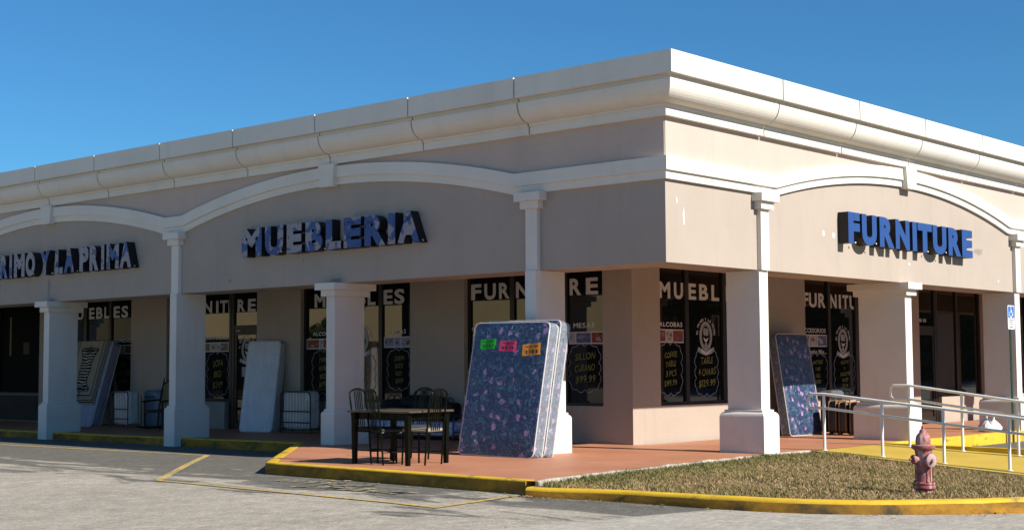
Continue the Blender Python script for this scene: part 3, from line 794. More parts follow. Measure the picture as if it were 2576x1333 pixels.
def window(F, s0, s1, sill, mulls, gm=None, top=3.318):
    mb = MB(); d = .06; lo = -.0
    A = sorted((s0, s1)); a0, a1 = A
    fbox(mb, F, a0, a1, sill+.001, sill+.055, -.05, .035)
    fbox(mb, F, a0, a1, top-.05, top-.001, -.05, .03)
    for m_ in (a0+.03, a1-.03): fbox(mb, F, m_-.029, m_+.029, sill+.055, top-.05, -.05, .03)
    for m_ in mulls: fbox(mb, F, m_-.055, m_+.055, sill+.055, top-.05, -.05, .04)
    win = mb.build('window', FRAME, B)
    e = [a0+.058]+[v for m_ in sorted(mulls) for v in (m_-.055, m_+.055)]+[a1-.058]
    for i in range(0, len(e), 2):
        mb = MB(); fbox(mb, F, e[i], e[i+1], sill+.055, top-.05, -.012, 0); mb.build('glass_pane', gm or GLASS, win)
    return win
# left facade, counted from the corner
w3 = window(WL, -7.14, -3.75, .66, [-5.98, -4.69])
for s_, a0, a1 in (('F', -7.07, -6.74), ('U', -6.62, -6.30), ('R', -6.42+.2, -6.07), ('N', -5.91, -5.60), ('I', -5.40, -5.31), ('T', -5.22, -4.90), ('U', -4.86, -4.76), ('R', -4.60, -4.33), ('E', -4.22, -3.94)):
    if s_ == 'U' and a0 < -6.5: a0, a1 = -6.72+.0, -6.42
    if s_ == 'F': a0, a1 = -7.07, -6.80
    if s_ == 'R' and a1 < -6: a0, a1 = -6.34, -6.07
    mb = MB(); put_glyph(mb, WL, s_, a0, a1-a0, 2.655, .305, .004, .035); mb.build('lettering', VINYL, w3, recalc=False)
word(w3, WL, 'COMEDORES', -7.05, 2.06, .075, .80); photos(w3, WL, -7.02, -6.10, 1.77, 1.99, [(2, 3), (1, 4), (2, 0)])
word(w3, WL, 'MESAS', -4.52, 2.06, .09, .50); photos(w3, WL, -4.62, -3.80, 1.77, 1.99, [(1, 4), (2.4, 1), (2, 0)])
note(w3, WL, -4.58, -3.94, .95, 1.72, ['SILLON', 'CUBANO', '$99.99'])
note(w3, WL, -6.95, -6.2, .95, 1.70, ['MESA', 'Y SILLAS', '$129.99'])
w2 = window(WL, -12.02, -8.64, .66, [-10.83, -9.60])
for s_, a0, a1 in (('M', -11.70, -11.35), ('U', -11.26, -10.97), ('E', -10.70, -10.44), ('B', -10.36, -10.08), ('L', -10.02, -9.78), ('E', -9.54, -9.27), ('S', -9.22, -8.92)):
    mb = MB(); put_glyph(mb, WL, s_, a0, a1-a0, 2.655, .30, .004, .035); mb.build('lettering', VINYL, w2, recalc=False)
word(w2, WL, 'ALCOBAS', -11.75, 2.05, .085, .70); photos(w2, WL, -11.95, -11.0, 1.77, 1.99, [(2, 0), (.6, 4), (2, 0)])
word(w2, WL, 'CAMAS', -9.40, 2.05, .085, .52); photos(w2, WL, -9.52, -8.72, 1.77, 1.99, [(2, 2), (1.3, 2), (2, 2)])
note(w2, WL, -9.38, -8.80, .95, 1.70, ['QUEEN', 'SIZE', 'BED', '$109'], CHALK); note(w2, WL, -11.72, -11.12, .85, 1.70, ['TWIN', 'BUNK', 'BED', '$199'], CHALK)
note(w2, WL, -10.62, -9.82, .85, 1.62, ['SOFAS', 'DESDE', '$249'], CHALK); emblem(w2, WL, -10.2, 1.95)
# door bay
mb = MB()
fbox(mb, WL, -16.95, -14.60, .611, .68, -.05, .035); fbox(mb, WL, -16.95, -13.52, 3.265, 3.317, -.05, .03)
for m_, z0 in ((-16.92, .68), (-15.78, .68), (-14.60, .002), (-14.50, .002), (-13.56, .002)): fbox(mb, WL, m_-.04, m_+.04, z0, 3.265, -.05, .035)
fbox(mb, WL, -14.46, -13.60, 2.24, 2.34, -.05, .03)
wd_ = mb.build('window', FRAME, B)
for a0, a1, b0, b1 in ((-16.88, -15.82, .68, 3.265), (-15.74, -14.64, .68, 3.265), (-14.46, -13.60, 2.34, 3.265)):
    mb = MB(); fbox(mb, WL, a0, a1, b0, b1, -.012, 0); mb.build('glass_pane', GLASS, wd_)
mb = MB()
for a in (-14.455, -13.68): fbox(mb, WL, a, a+.075, .012, 2.238, -.04, .02)
fbox(mb, WL, -14.38, -13.68, .012, .16, -.04, .02); fbox(mb, WL, -14.38, -13.68, 2.12, 2.238, -.04, .02)
dr = mb.build('door', FRAME, B)
mb = MB(); fbox(mb, WL, -14.38, -13.68, .16, 2.12, -.012, 0); mb.build('glass_pane', GLASS, dr)
mb = MB(); mb.tube([WL(-14.42, .95, .02), WL(-14.42, .95, .07), WL(-14.42, 1.25, .07), WL(-14.42, 1.25, .02)], .012); mb.build('handle', METAL, dr)
emblem(dr, WL, -14.02, 1.80, .95)
mb = MB(); fbox(mb, WL, -14.2, -13.9, 1.18, 1.40, .002, .006); mb.build('paper_notice', VINYLG, dr)
mb = MB(); fbox(mb, WL, -14.40, -14.22, 2.20, 2.235, .03, .036, 0); fbox(mb, WL, -14.25, -14.20, 2.20, 2.235, .036, .04, 1); mb.build('sticker', [VINYLG, RED], wd_)
for s_, a0, a1 in (('F', -16.80, -16.52), ('U', -16.45, -16.16), ('R', -16.10, -15.84), ('N', -15.66, -15.33), ('I', -15.18, -15.09), ('T', -15.03, -14.75), ('U', -14.72, -14.645), ('R', -14.38, -14.10), ('E', -14.00, -13.72)):
    mb = MB(); put_glyph(mb, WL, s_, a0, a1-a0, 2.645, .285, .004, .035); mb.build('lettering', VINYL, wd_, recalc=False)
word(wd_, WL, 'LAMPARAS', -15.60, 2.03, .075, .86); photos(wd_, WL, -15.70, -14.70, 1.75, 1.97, [(1, 3), (1.3, 4), (1, 3)])
note(wd_, WL, -15.45, -14.75, .78, 1.70, ['SOFA', 'BED', '$249'], CHALK)
mb = MB(); mb.box(WX-.012, WX-.002, 14.66, 15.2, .02, .60); mb.build('wall_panel', M('grey_door_bay_panel', (.30, .28, .26), .8, .1), B)
w4 = window(WL, -22.15, -18.44, .66, [-21.4, -20.63, -19.50])
for s_, a0, a1 in (('M', -21.9, -21.5), ('U', -21.1, -20.78), ('E', -20.52, -20.27), ('B', -20.19, -19.90), ('L', -19.82, -19.60), ('E', -19.40, -19.12), ('S', -19.05, -18.76)):
    mb = MB(); put_glyph(mb, WL, s_, a0, a1-a0, 2.645, .29, .004, .035); mb.build('lettering', VINYL, w4, recalc=False)
word(w4, WL, 'COMEDOR', -19.40, 2.03, .08, .86); photos(w4, WL, -19.42, -18.52, 1.74, 1.97, [(2, 0), (1.3, 4), (2, 0)])
note(w4, WL, -19.36, -18.62, .85, 1.66, ['MESA', '4 SILLAS', '$299'], CHALKG)
mb = MB(); mb.box(WX-.012, WX-.002, 22.71, 42.9, .02, .69); mb.build('wall_panel', M('dark_brown_panel', (.045, .035, .028), .85, .2), B)
w5 = window(WL, -43.0, -22.70, .70, [-25.0, -27, -29, -31, -33, -35, -37, -39, -41], UNLIT)
mb = MB(); fbox(mb, WL, -24.45, -24.36, 1.75, 2.80, .002, .006); mb.build('lettering', M('dim_yellow_strip', (.16, .12, .03), .7), w5)
mb = MB(); fbox(mb, WL, -23.72, -23.42, 1.78, 2.1, .002, .006); mb.build('paper_notice', M('dim_brown_notice', (.06, .035, .015), .7), w5)
# right facade
r1 = window(WR, 4.14, 7.68, .66, [5.10, 6.34])
for s_, a0, a1 in (('M', 4.28, 4.62), ('U', 4.74, 5.03), ('E', 5.19, 5.45), ('B', 5.55, 5.85), ('L', 5.96, 6.22), ('E', 6.45, 6.7), ('S', 6.8, 7.1)):
    mb = MB(); put_glyph(mb, WR, s_, a0, a1-a0, 2.59, .30, .004, .035); mb.build('lettering', VINYL, r1, recalc=False)
word(r1, WR, 'ALCOBAS', 4.27, 2.075, .085, .72, off=.03); photos(r1, WR, 4.23, 5.02, 1.785, 2.03, [(2, 0), (1.9, 4), (3, 0)])
note(r1, WR, 4.27, 4.92, .88, 1.74, ['COFFEE', 'TABLE', '3 PCS', '$99.99']); note(r1, WR, 5.42, 6.10, .85, 1.64, ['TABLE', '4 CHAIRS', '$129.99']); emblem(r1, WR, 5.75, 1.93, 1.0)
r2_ = window(WR, 9.22, 12.70, .66, [10.36, 11.55])
for s_, a0, a1 in (('F', 9.36, 9.56), ('U', 9.58, 9.90), ('R', 9.97, 10.27), ('N', 10.46, 10.74), ('I', 10.84, 10.93), ('T', 11.0, 11.26), ('U', 11.31, 11.64), ('R', 11.86, 12.14), ('E', 12.22, 12.46)):
    mb = MB(); put_glyph(mb, WR, s_, a0, a1-a0, 2.57, .30, .004, .035); mb.build('lettering', VINYL, r2_, recalc=False)
word(r2_, WR, 'ACCESORIOS', 9.25, 2.04, .09, 1.0); photos(r2_, WR, 9.30, 10.29, 1.75, 2.0, [(1.3, 3), (1.8, 4), (2, 1)]); word(r2_, WR, 'Y Mucho Más...', 9.35, 1.60, .09, .92, off=.015)
note(r2_, WR, 9.5, 10.25, .88, 1.55, ['MATTRESS', 'TWIN', 'FULL', 'QUEEN']); note(r2_, WR, 10.62, 11.44, .78, 1.56, ['MALETAS', 'Y', 'BOLSOS DE', 'VIAJES', '$9.99']); emblem(r2_, WR, 10.98, 1.88, 1.0)
# entrance bay on the right
mb = MB()
fbox(mb, WR, 15.50, 17.94, .601, .66, -.05, .035); fbox(mb, WR, 14.40, 17.94, 3.265, 3.317, -.05, .03)
for m_, z0 in ((14.44, .002), (15.40, .002), (15.5, .002), (16.60, .66), (17.90, .66)): fbox(mb, WR, m_-.04, m_+.04, z0, 3.265, -.05, .035)
fbox(mb, WR, 14.48, 15.36, 2.16, 2.27, -.05, .03)
we = mb.build('window', FRAME, B)
for a0, a1, b0, b1 in ((15.54, 16.56, .66, 3.265), (16.64, 17.86, .66, 3.265), (14.48, 15.36, 2.27, 3.265)):
    mb = MB(); fbox(mb, WR, a0, a1, b0, b1, -.012, 0); mb.build('glass_pane', GLASS, we)
mb = MB()
for a in (14.485, 15.28): fbox(mb, WR, a, a+.075, .012, 2.158, -.04, .02)
fbox(mb, WR, 14.56, 15.28, .012, .14, -.04, .02); fbox(mb, WR, 14.56, 15.28, 2.06, 2.158, -.04, .02)
de = mb.build('door', FRAME, B)
mb = MB(); fbox(mb, WR, 14.56, 15.28, .14, 2.06, -.012, 0); mb.build('glass_pane', GLASS, de)
mb = MB(); mb.tube([WR(15.22, .9, .02), WR(15.22, .9, .07), WR(15.22, 1.25, .07), WR(15.22, 1.25, .02)], .012); mb.build('handle', METAL, de)
mb = MB()
for a in (14.62, 14.84): fbox(mb, WR, a, a+.15, 2.36, 2.44, .002, .006)
mb.build('sticker', VINYLG, we)
window(WR, 19.6, 43.0, .60, [20.9, 22.2, 23.6, 25, 27, 29, 31, 33, 35, 37, 39, 41])

# ------------------------------------------------------------------ letter signs
def sign(label, F, items, b0, h, mat, name='letter_sign'):
    t = thing(name, label, 'sign', tuple(F(sum(i[1] for i in items)/len(items), b0, 0)))
    o = Vector(t.location); G = Frame(F.o-o, F.u, F.n, F.v)
    for ch, a0, a1 in items:
        mb = MB(); put_glyph(mb, G, ch, a0, a1-a0, b0, h, .20, .062, .192)
        l = mb.build('letter', [mat, BLACK], t)
        mb = MB(); fbox(mb, G, a1-.035, a1-.0, b0+.02, b0+.045, .10, .125) if ch not in 'OU' else fbox(mb, G, a1-.06, a1-.03, b0+.03, b0+.055, .2, .21)
        mb.build('clip', VINYL, l)
    return t
MU = [('M', 9.54, 8.95), ('U', 8.85, 8.33), ('E', 8.23, 7.81), ('B', 7.71, 7.25), ('L', 7.16, 6.76), ('E', 6.69, 6.24), ('R', 6.16, 5.64), ('I', 5.57, 5.40), ('A', 5.34, 4.82)]
sign('blue and white flowered letters reading MUEBLERIA on the wall under the middle arch', FL, [(c, -a, -b) for c, a, b in MU], 3.43, .53, FLOW)
PR = [('P', 18.86, 18.45), ('R', 18.40, 18.07), ('I', 17.99, 17.88), ('M', 17.79, 17.33), ('O', 17.29, 16.89), ('Y', 16.68, 16.28), ('L', 16.06, 15.75), ('A', 15.70, 15.30), ('P', 15.09, 14.74), ('R', 14.70, 14.36), ('I', 14.26, 14.15), ('M', 14.06, 13.61), ('A', 13.58, 13.16), ('L', 19.6, 19.3), ('E', 20.05, 19.7)]
sign('three words of patchy flowered letters under the left arch, cut off by the photo edge', FL, [(c, -a, -b) for c, a, b in PR], 3.43, .53, FLOWP)
FU = [('F', 5.01, 5.41), ('U', 5.49, 6.02), ('R', 6.13, 6.67), ('N', 6.73, 7.27), ('I', 7.39, 7.56), ('T', 7.60, 8.18), ('U', 8.22, 8.79), ('R', 8.88, 9.43), ('E', 9.48, 9.95)]
sign('plain blue letters reading FURNITURE on the sunlit wall under the right arch', FR, FU, 3.42, .53, BLUE)

# ------------------------------------------------------------------ mattresses
def lean_matrix(base, facing, tilt, spin=0.0):
    # local: x = width, y = outward face normal (front at y=0, body at y<0), z = up the slab; facing = direction of the front (xy), tilt back
    n = Vector((facing[0], facing[1], 0)).normalized(); u = Vector((0, 0, 1)).cross(n); u = -u
    up_ = Vector((0, 0, 1))*math.cos(tilt)-n*math.sin(tilt); nn = n*math.cos(tilt)+Vector((0, 0, 1))*math.sin(tilt)
    if spin:
        u, up_ = u*math.cos(spin)+up_*math.sin(spin), up_*math.cos(spin)-u*math.sin(spin)
    return Matrix(((u.x, nn.x, up_.x, base[0]), (u.y, nn.y, up_.y, base[1]), (u.z, nn.z, up_.z, base[2]), (0, 0, 0, 1)))
def rr_path(w_, h_, r, y, k=6):
    P = []
    for cx, cz, a0 in ((w_/2-r, h_-r, 0), (-w_/2+r, h_-r, PI/2), (-w_/2+r, r, PI), (w_/2-r, r, 1.5*PI)):
        for i in range(k+1):
            a = a0+PI/2*i/k; P.append((cx+r*math.cos(a), y, cz+r*math.sin(a)))
    return P
def slab(mb, w_, h_, t_, r, y0, seams=(), fn=None, rc=.09, lump=.006):
    # rounded slab body, front at y0, thickness t_, seams = z heights of quilt seams (front pinched)
    nx, nz = 14, 22
    def outline(inset, k=6): return None
    m = Matrix.Translation((0, y0-t_/2, h_/2))
    def f(p):
        d = 0
        return p
    bm = bmesh.new()
    # plan outline with rounded corners, lofted through thickness with rounded edges
    layers = [(-t_, r), (-t_+r*.3, r*.3), (-t_+r, 0), (-t_/2, -.004), (-r, 0), (-r*.3, r*.3), (0, r)]
    rings = []
    for y, ins in layers:
        P = rr_path(w_-2*ins, h_-2*ins, max(.02, rc-ins), 0, 5)
        rings.append([(p[0], y0+y, p[2]+ins) for p in P])
    n = len(rings[0]); vs = [p for R in rings for p in R]; fs = []
    for i in range(len(rings)-1):
        for j in range(n): fs.append((i*n+j, i*n+(j+1) % n, (i+1)*n+(j+1) % n, (i+1)*n+j))
    mb.add(vs, fs)
    for side, yy in ((0, y0), (-1, y0-t_)):     # puffed faces
        o = []; X = [(-.5+i/nx) for i in range(nx+1)]; Z = [j/nz for j in range(nz+1)]
        W, Hh = w_-2*r, h_-2*r
        for z in Z:
            for x in X:
                # squash the grid into the rounded-corner outline
                px_, pz_ = x*W, z*Hh+r; rc2 = max(.02, rc-r)
                ax, az = abs(px_)-(W/2-rc2), abs(pz_-h_/2)-(Hh/2-rc2)
                if ax > 0 and az > 0:
                    l = math.hypot(ax, az); mx = max(ax, az); s_ = mx/l
                    px_ = math.copysign(W/2-rc2+ax*s_, px_); pz_ = h_/2+math.copysign(Hh/2-rc2+az*s_, pz_-h_/2)
                e = min(.5-abs(x), z, 1-z); puff = .012*min(1, e/.08)
                for sz in seams: puff -= .02*math.exp(-((pz_-sz)/.022)**2)*min(1, e/.03)
                puff += random.uniform(-1, 1)*lump*min(1, e/.08)
                o.append((px_, yy+(puff if side == 0 else -puff), pz_))
        mb.add(o, [(j*(nx+1)+i, j*(nx+1)+i+1, (j+1)*(nx+1)+i+1, (j+1)*(nx+1)+i) for j in range(nz) for i in range(nx)])
    bm.free()
def mattress(name, label, cat, w_, h_, t_, mtx, mat, seams=(), pipe=True, group=None, rc=.08, wrap=0):
    t = thing(name, label, cat, mtx.translation, group=group); t.matrix_world = mtx
    mb = MB(); slab(mb, w_, h_, t_, .022, 0, seams, rc=rc); body = mb.build('body', mat, t, smooth=True)
    if pipe:
        for y in (-.012, -t_+.012):
            mb = MB(); mb.tube([(p[0], y, p[2]) for p in rr_path(w_, h_, rc, 0, 6)], .0095, 6, True); mb.build('piping', PIPE if pipe is True else pipe, t, smooth=True)
    if mat is FLORAL:      # clear film drawn over the edges
        mb = MB(); P = rr_path(w_+.016, h_+.012, rc, 0, 5); Q = []
        for i, p in enumerate(P):
            a = Vector(p); b = Vector(P[(i+1) % len(P)]); n_ = max(1, int((b-a).length/.07)); Q += [a+(b-a)*k/n_ for k in range(n_)]
        vs = []; m_ = 7; ce = Vector((0, 0, h_/2))
        for i, p in enumerate(Q):
            for k in range(m_):
                d = Vector((p.x/w_, 0, (p.z-h_/2)/h_)); d = d.normalized() if d.length else d
                vs.append((p.x+random.uniform(-.006, .010)*(1 if p.x > 0 else -1), .006-(t_+.012)*k/(m_-1), p.z+random.uniform(-.004, .004)))
        n_ = len(Q); mb.add(vs, [(i*m_+k, ((i+1) % n_)*m_+k, ((i+1) % n_)*m_+k+1, i*m_+k+1) for i in range(n_) for k in range(m_-1)]); mb.build('plastic_film', PLAST, t, recalc=False)
    if wrap:      # loose end of the plastic cover
        mb = MB(); vs = []; n = 12
        for i in range(n+1):
            z = h_*.62+h_*.37*i/n; o_ = .03+.05*abs(math.sin(i*1.1))
            vs += [(w_/2+.004, -t_*.95, z), (w_/2+o_, -t_*1.25-.02*math.sin(i*2.1), z+.02), (w_/2-.15, -t_*1.35, z)]
        mb.add(vs, [(3*i+j, 3*i+j+1, 3*i+j+4, 3*i+j+3) for i in range(n) for j in range(2)]); mb.build('plastic_wrap', PLAST, t, smooth=True, recalc=False)
    return t
def plastic():
    m, N, L, b = principled('clear_plastic_film', .12, .6)
    b.inputs['Base Color'].default_value = (.72, .76, .80, 1); b.inputs['Alpha'].default_value = .19
    v = coords(N, L); bump(N, L, b, noise(N, L, v, 12, 4), .8, .03); return m
PLAST = plastic()
# the pair on the pavement corner (front edge of the bottom at X=-1.0, Y 1.7..3.17)
tl = math.asin(.40/2.0)
MA = lean_matrix((-1.0, 2.44, .052), (-1, -.02), tl, 0.010)
FLORALA = FLORAL
mattress('mattress', 'dark blue flowered mattress in clear plastic bearing three bright price cards', 'mattress', 1.47, 2.02, .22, MA, FLORAL, (1.43,), group='flowered mattresses in plastic')
MB2 = lean_matrix((-1.0+.238*math.cos(tl), 2.44, .052-.0), (-1, -.02), tl, 0.010)
mattress('box_spring', 'dark blue flowered box spring standing between the priced mattress and the corner column', 'box spring', 1.49, 2.05, .22, MB2, FLORAL, (1.43,), wrap=1, group='flowered mattresses in plastic')
def card(label, mat, lx, lz, rot, wd, hh):
    o = MA @ Vector((lx, .018, lz)); t = thing('price_card', label, 'price card', o, group='price cards on the flowered mattress')
    t.matrix_world = MA @ Matrix.Translation((lx, .018, lz)) @ Matrix.Rotation(rot, 4, 'Y')
    mb = MB(); n = 6; vs = []
    for i in range(n+1):
        x = -wd/2+wd*i/n; y = .004*math.sin(i*1.3)
        vs += [(x, y, -hh/2), (x, y, hh/2), (x, y+.003, hh/2), (x, y+.003, -hh/2)]
    fs = []
    for i in range(n):
        for j in range(4): fs.append((4*i+j, 4*i+(j+1) % 4, 4*i+4+(j+1) % 4, 4*i+4+j))
    fs += [(0, 1, 2, 3), (4*n, 4*n+3, 4*n+2, 4*n+1)]
    mb.add(vs, fs); mb.build('card', mat, t)
    mb = MB()
    for row, (z0, z1, k) in enumerate(((hh*.14, hh*.36, 7), (-hh*.38, -hh*.02, 4))):
        for i in range(k):
            x = -wd*.40+wd*.8*i/k+random.uniform(0, .008); w1 = wd*.8/k*random.uniform(.3, .7); mb.add([(x, .0088, z0), (x+w1, .0088, z0+random.uniform(0, .02)), (x+w1, .0088, z1), (x, .0088, z1-random.uniform(0, .015))], [(0, 1, 2, 3)])
    mb.build('handwriting', INK if mat is not CARDG else M('green_ink', (.01, .12, .02), .8), t, recalc=False)
# local x axis of MA points along -Y side?
sx = 1 if (MA.to_3x3() @ Vector((1, 0, 0))).y > 0 else -1
card('green price card at the left end of the row on the flowered mattress', CARDG, sx*(.41), 1.685, .03*sx, .30, .15)
card('pink price card between the green and the orange one on the flowered mattress', CARDP, sx*(.01), 1.655, -.02*sx, .32, .16)
card('orange price card hanging a little lower than the pink one on the flowered mattress', CARDO, sx*(-.46), 1.60, .08*sx, .335, .175)
# single mattress at the right
MR = lean_matrix((8.12, 2.47, .004), (-.03, -1), math.asin(.30/1.97), 0.0)
mattress('mattress', 'blue flowered single mattress in plastic standing in the arcade left of the black suitcases', 'mattress', 1.16, 2.0, .20, MR, FLORAL, (1.38,), group='flowered mattresses in plastic')
# white quilted mattress in the middle
MW = lean_matrix((2.67, 12.75, .008), (-.94, -.33), math.asin(.36/1.95), 0.0)
mattress('mattress', 'plain white quilted mattress leaning on the wall beside the shop door', 'mattress', .82, 1.98, .24, MW, WHITEQ, (1.52,), pipe=PIPE)
# left mattress with the hide rug hung over it
MZ = lean_matrix((2.28, 19.35, .008), (-1, -.03), math.asin(.58/2.08), 0.0)
mattress('mattress', 'lilac grey mattress at the left window with a patterned rug hung over its front', 'mattress', 1.58, 2.12, .26, MZ, LILACQ, ())
t = thing('rug', 'beige bordered rug with a dark striped animal hide design hanging over the left mattress', 'rug', MZ.translation); t.matrix_world = MZ
RUGB = M('beige_rug', (.30, .25, .19), .95, .12, 30); RUGD = M('dark_rug_border', (.03, .022, .018), .95, .2, 30); RUGL = M('pale_rug_border', (.24, .23, .19), .95, .35, 28)
def hide():
    m, N, L, b = principled('striped_hide', .9, .2)
    tc = N.new('ShaderNodeTexCoord'); wv = N.new('ShaderNodeTexWave'); wv.wave_type = 'BANDS'; wv.bands_direction = 'Z'
    wv.inputs['Scale'].default_value = 4.2; wv.inputs['Distortion'].default_value = 4.5; wv.inputs['Detail'].default_value = 1.5; wv.inputs['Detail Scale'].default_value = 1.3
    L.new(tc.outputs['Object'], wv.inputs['Vector'])
    L.new(ramp(N, L, wv.outputs['Fac'], [(.52, (.015, .012, .010)), (.60, (.36, .35, .29))]), b.inputs['Base Color']); return m
HIDE = hide()
mb = MB(); ru = 1 if (MZ.to_3x3() @ Vector((1, 0, 0))).y < 0 else -1     # +: towards the viewer's right
def rq(x0, x1, z0, z1, y, mi=0): mb.add([(x0, y, z0), (x1, y, z0), (x1, y, z1), (x0, y, z1)], [(0, 1, 2, 3)], mi)
X1 = .70; Z0 = .52
mb.rbox(2*X1, .014, 2.13-Z0, .005, Matrix.Translation((0, .033, (2.13+Z0)/2)), 1, 0)
for q, (ins, mi) in enumerate(((.035, 1), (.065, 0), (.085, 1), (.105, 2), (.19, 1), (.215, 0))): rq(-X1+ins, X1-ins, Z0+ins*1.1, 2.12, .0405+.0016*q, mi)
mb.build('border', [RUGB, RUGD, RUGL], t)
mb = MB()
half = [(0, 1.98), (.05, 1.97), (.07, 1.86), (.10, 1.80), (.28, 1.93), (.33, 1.88), (.22, 1.70), (.19, 1.55), (.21, 1.35), (.17, 1.2), (.20, 1.05), (.33, .92), (.31, .86), (.19, .93), (.10, .95), (.05, .88), (.03, .72), (0, .70)]
ol = [(x, z) for x, z in half]+[(-x, z) for x, z in reversed(half[1:-1])]
k = len(half); hp = [(x, .054, z) for x, z in half]; hq = [(-x, .054, z) for x, z in half]
mb.add(hp+hq, [(i, i+1, k+i+1, k+i) for i in range(k-1)]); hp2 = [(x*1.13+.006, .0505, (z-1.35)*1.03+1.35) for x, z in half]; mb.add(hp2+[(-p[0], p[1], p[2]) for p in hp2], [(i, i+1, k+i+1, k+i) for i in range(k-1)], 1); mb.build('hide_design', [HIDE, RUGD], t, recalc=False)

# ------------------------------------------------------------------ table and chairs on the corner pavement
zt = .055
t = thing('dining_table', 'dark dining table with a mottled top standing on the corner pavement among four chairs', 'table', (-2.99, 2.37, zt), math.radians(5))
mb = MB(); mb.rbox(.95, 1.14, .03, .012, Matrix.Translation((0, 0, .715)), 2); mb.build('tabletop', TOPM, t, smooth=True)
mb = MB(); mb.box(-.39, .39, -.47, .47, .61, .698); mb.build('apron', DARKM, t)
for sx_ in (-1, 1):
    for sy_ in (-1, 1):
        mb = MB(); x, y = sx_*.40, sy_*.48; mb.loft([(x-.026, x+.026, y-.026, y+.026, .0), (x-.034, x+.034, y-.034, y+.034, .60), (x-.034, x+.034, y-.034, y+.034, .699)]); mb.build('leg', DARKM, t)
def make_chair(label, loc, rz, seatmat):
    t = thing('dining_chair', label, 'chair', loc, rz, 'metal dining chairs around the table')
    mb = MB(); st = []
    P = [(-.17, -.19, 0), (-.19, -.19, .25), (-.205, -.19, .45), (-.235, -.19, .72), (-.265, -.19, .93)]
    arc = [(-.275, -.19+.19*(1-math.cos(a))*1.0, .93+.085*math.sin(a)) for a in [PI*i/10 for i in range(1, 10)]]
    Q = [(x, -y, z) for x, y, z in reversed(P)]
    mb.tube(P+arc+Q, .0135, 8); mb.build('back_frame', DARKM, t, smooth=True)
    mb = MB()
    for i in range(5):
        y = -.08+.04*i; top = .93+.085*math.sin(PI*(y+.19)/.38)
        mb.tube([(-.205, y*1.15, .46), (-.225, y*1.1, .6), (-.245, y, .78), (-.272, y, top-.008)], .0075, 6)
    mb.build('back_slats', DARKM, t, smooth=True)
    mb = MB(); mb.rbox(.42, .41, .05, .022, Matrix.Translation((.01, 0, .465)), 3); mb.build('seat', seatmat, t, smooth=True)
    mb = MB(); mb.tube([(-.2, -.19, .435), (.2, -.19, .435), (.2, .19, .435), (-.2, .19, .435)], .011, 6, True); mb.build('seat_frame', DARKM, t)
    for s_ in (-1, 1):
        mb = MB(); mb.tube([(.2, s_*.18, .44), (.205, s_*.185, .2), (.21, s_*.19, 0)], .0135, 8); mb.build('leg', DARKM, t, smooth=True)
    mb = MB()
    for s_ in (-1, 1): mb.tube([(-.18, s_*.19, .17), (.206, s_*.187, .17)], .007, 6)
    mb.tube([(.02, -.187, .17), (.02, .187, .17)], .007, 6); mb.build('stretcher', DARKM, t)
    return t
make_chair('dark metal chair at the kerb side of the table, its slatted back nearest', (-3.25, 2.33, zt), math.radians(-18), DARKF)
make_chair('dark metal chair with a cream seat at the mattress side of the table', (-2.98, 1.94, zt), math.radians(99), CREAMF)
make_chair('dark metal chair on the shop side of the table, half hidden behind the others', (-2.32, 2.86, zt), math.radians(176), DARKF)
make_chair('dark metal chair at the left end of the table before the white column', (-3.08, 2.82, zt), math.radians(-78), DARKF)

# ------------------------------------------------------------------ things in the left arcade
def blobby(sx, sy, sz, r, amp, seed, seg=3, cuts=2, sag=0):
    rnd = random.Random(seed); ph = [rnd.uniform(0, 6) for _ in range(9)]
    def f(p):
        d = amp*(math.sin(9*p.x/sx+ph[0])*math.cos(7*p.z/sz+ph[1])+.6*math.sin(15*p.y/sy+ph[2]+9*p.x/sx)+.5*math.sin(13*p.z/sz+ph[3]+5*p.y/sy))
        q = Vector((p.x*(1+d/sx), p.y*(1+d/sy), p.z*(1+.5*d/sz)))
        if sag and p.z > 0: q.z -= sag*(p.x/sx*2)**2*sz*.3
        return q
    mb = MB(); mb.rbox(sx, sy, sz, r, Matrix(), seg, 0, cuts, f); return mb
def rollaway(label, loc, rz, wd, ht):
    t = thing('folding_bed', label, 'folding bed', loc, rz, 'folded beds wrapped in plastic')
    mb = blobby(.30, wd-.06, ht-.05, .09, .012, int(loc[1]*10)); m_ = mb.build('mattress', WRAP, t, smooth=True, loc=(.02, 0, ht/2+.04))
    mb = MB(); y = wd/2; x = -.155
    path = [(x, -y, .0), (x, -y, ht-.1), (x, -y+.03, ht-.03), (x, -y+.1, ht), (x, y-.1, ht), (x, y-.03, ht-.03), (x, y, ht-.1), (x, y, 0)]
    mb.tube(path, .015, 8); mb.tube([(.19, -y, 0), (.19, -y, ht-.08)], .013, 6); mb.tube([(.19, y, 0), (.19, y, ht-.08)], .013, 6)
    mb.tube([(x, -y, ht*.52), (x, y, ht*.52)], .013, 6); mb.tube([(x, -y, ht*.25), (x, y, ht*.25)], .013, 6); mb.tube([(x, -y, .06), (x, y, .06)], .013, 6)
    for s_ in (-1, 1): mb.tube([(x, s_*y, .08), (.19, s_*y, .08)], .012, 6)
    mb.build('frame', METAL, t, smooth=True)
    mb = MB(); n = 10
    for i in range(1, n): yy = -y+2*y*i/n; mb.tube([(x-.004, yy, .06), (x-.004, yy, ht*.98 if 1 < i < n-1 else ht*.8)], .0045, 5)
    mb.build('springs', METAL, t, recalc=False)
    return t
rollaway('folded bed on a dark wire frame between the white mattress and the next column', (2.93, 11.55, .014), 0, .98, .86)
rollaway('folded bed in plastic wrap between the hide rug and the rocking chair', (2.42, 17.28, .0), -.10, .80, .84)
t = thing('wrapped_bundle', 'blue grey wrapped bundle half hidden behind the rocking chair', 'bundle', (2.95, 16.75, .0))
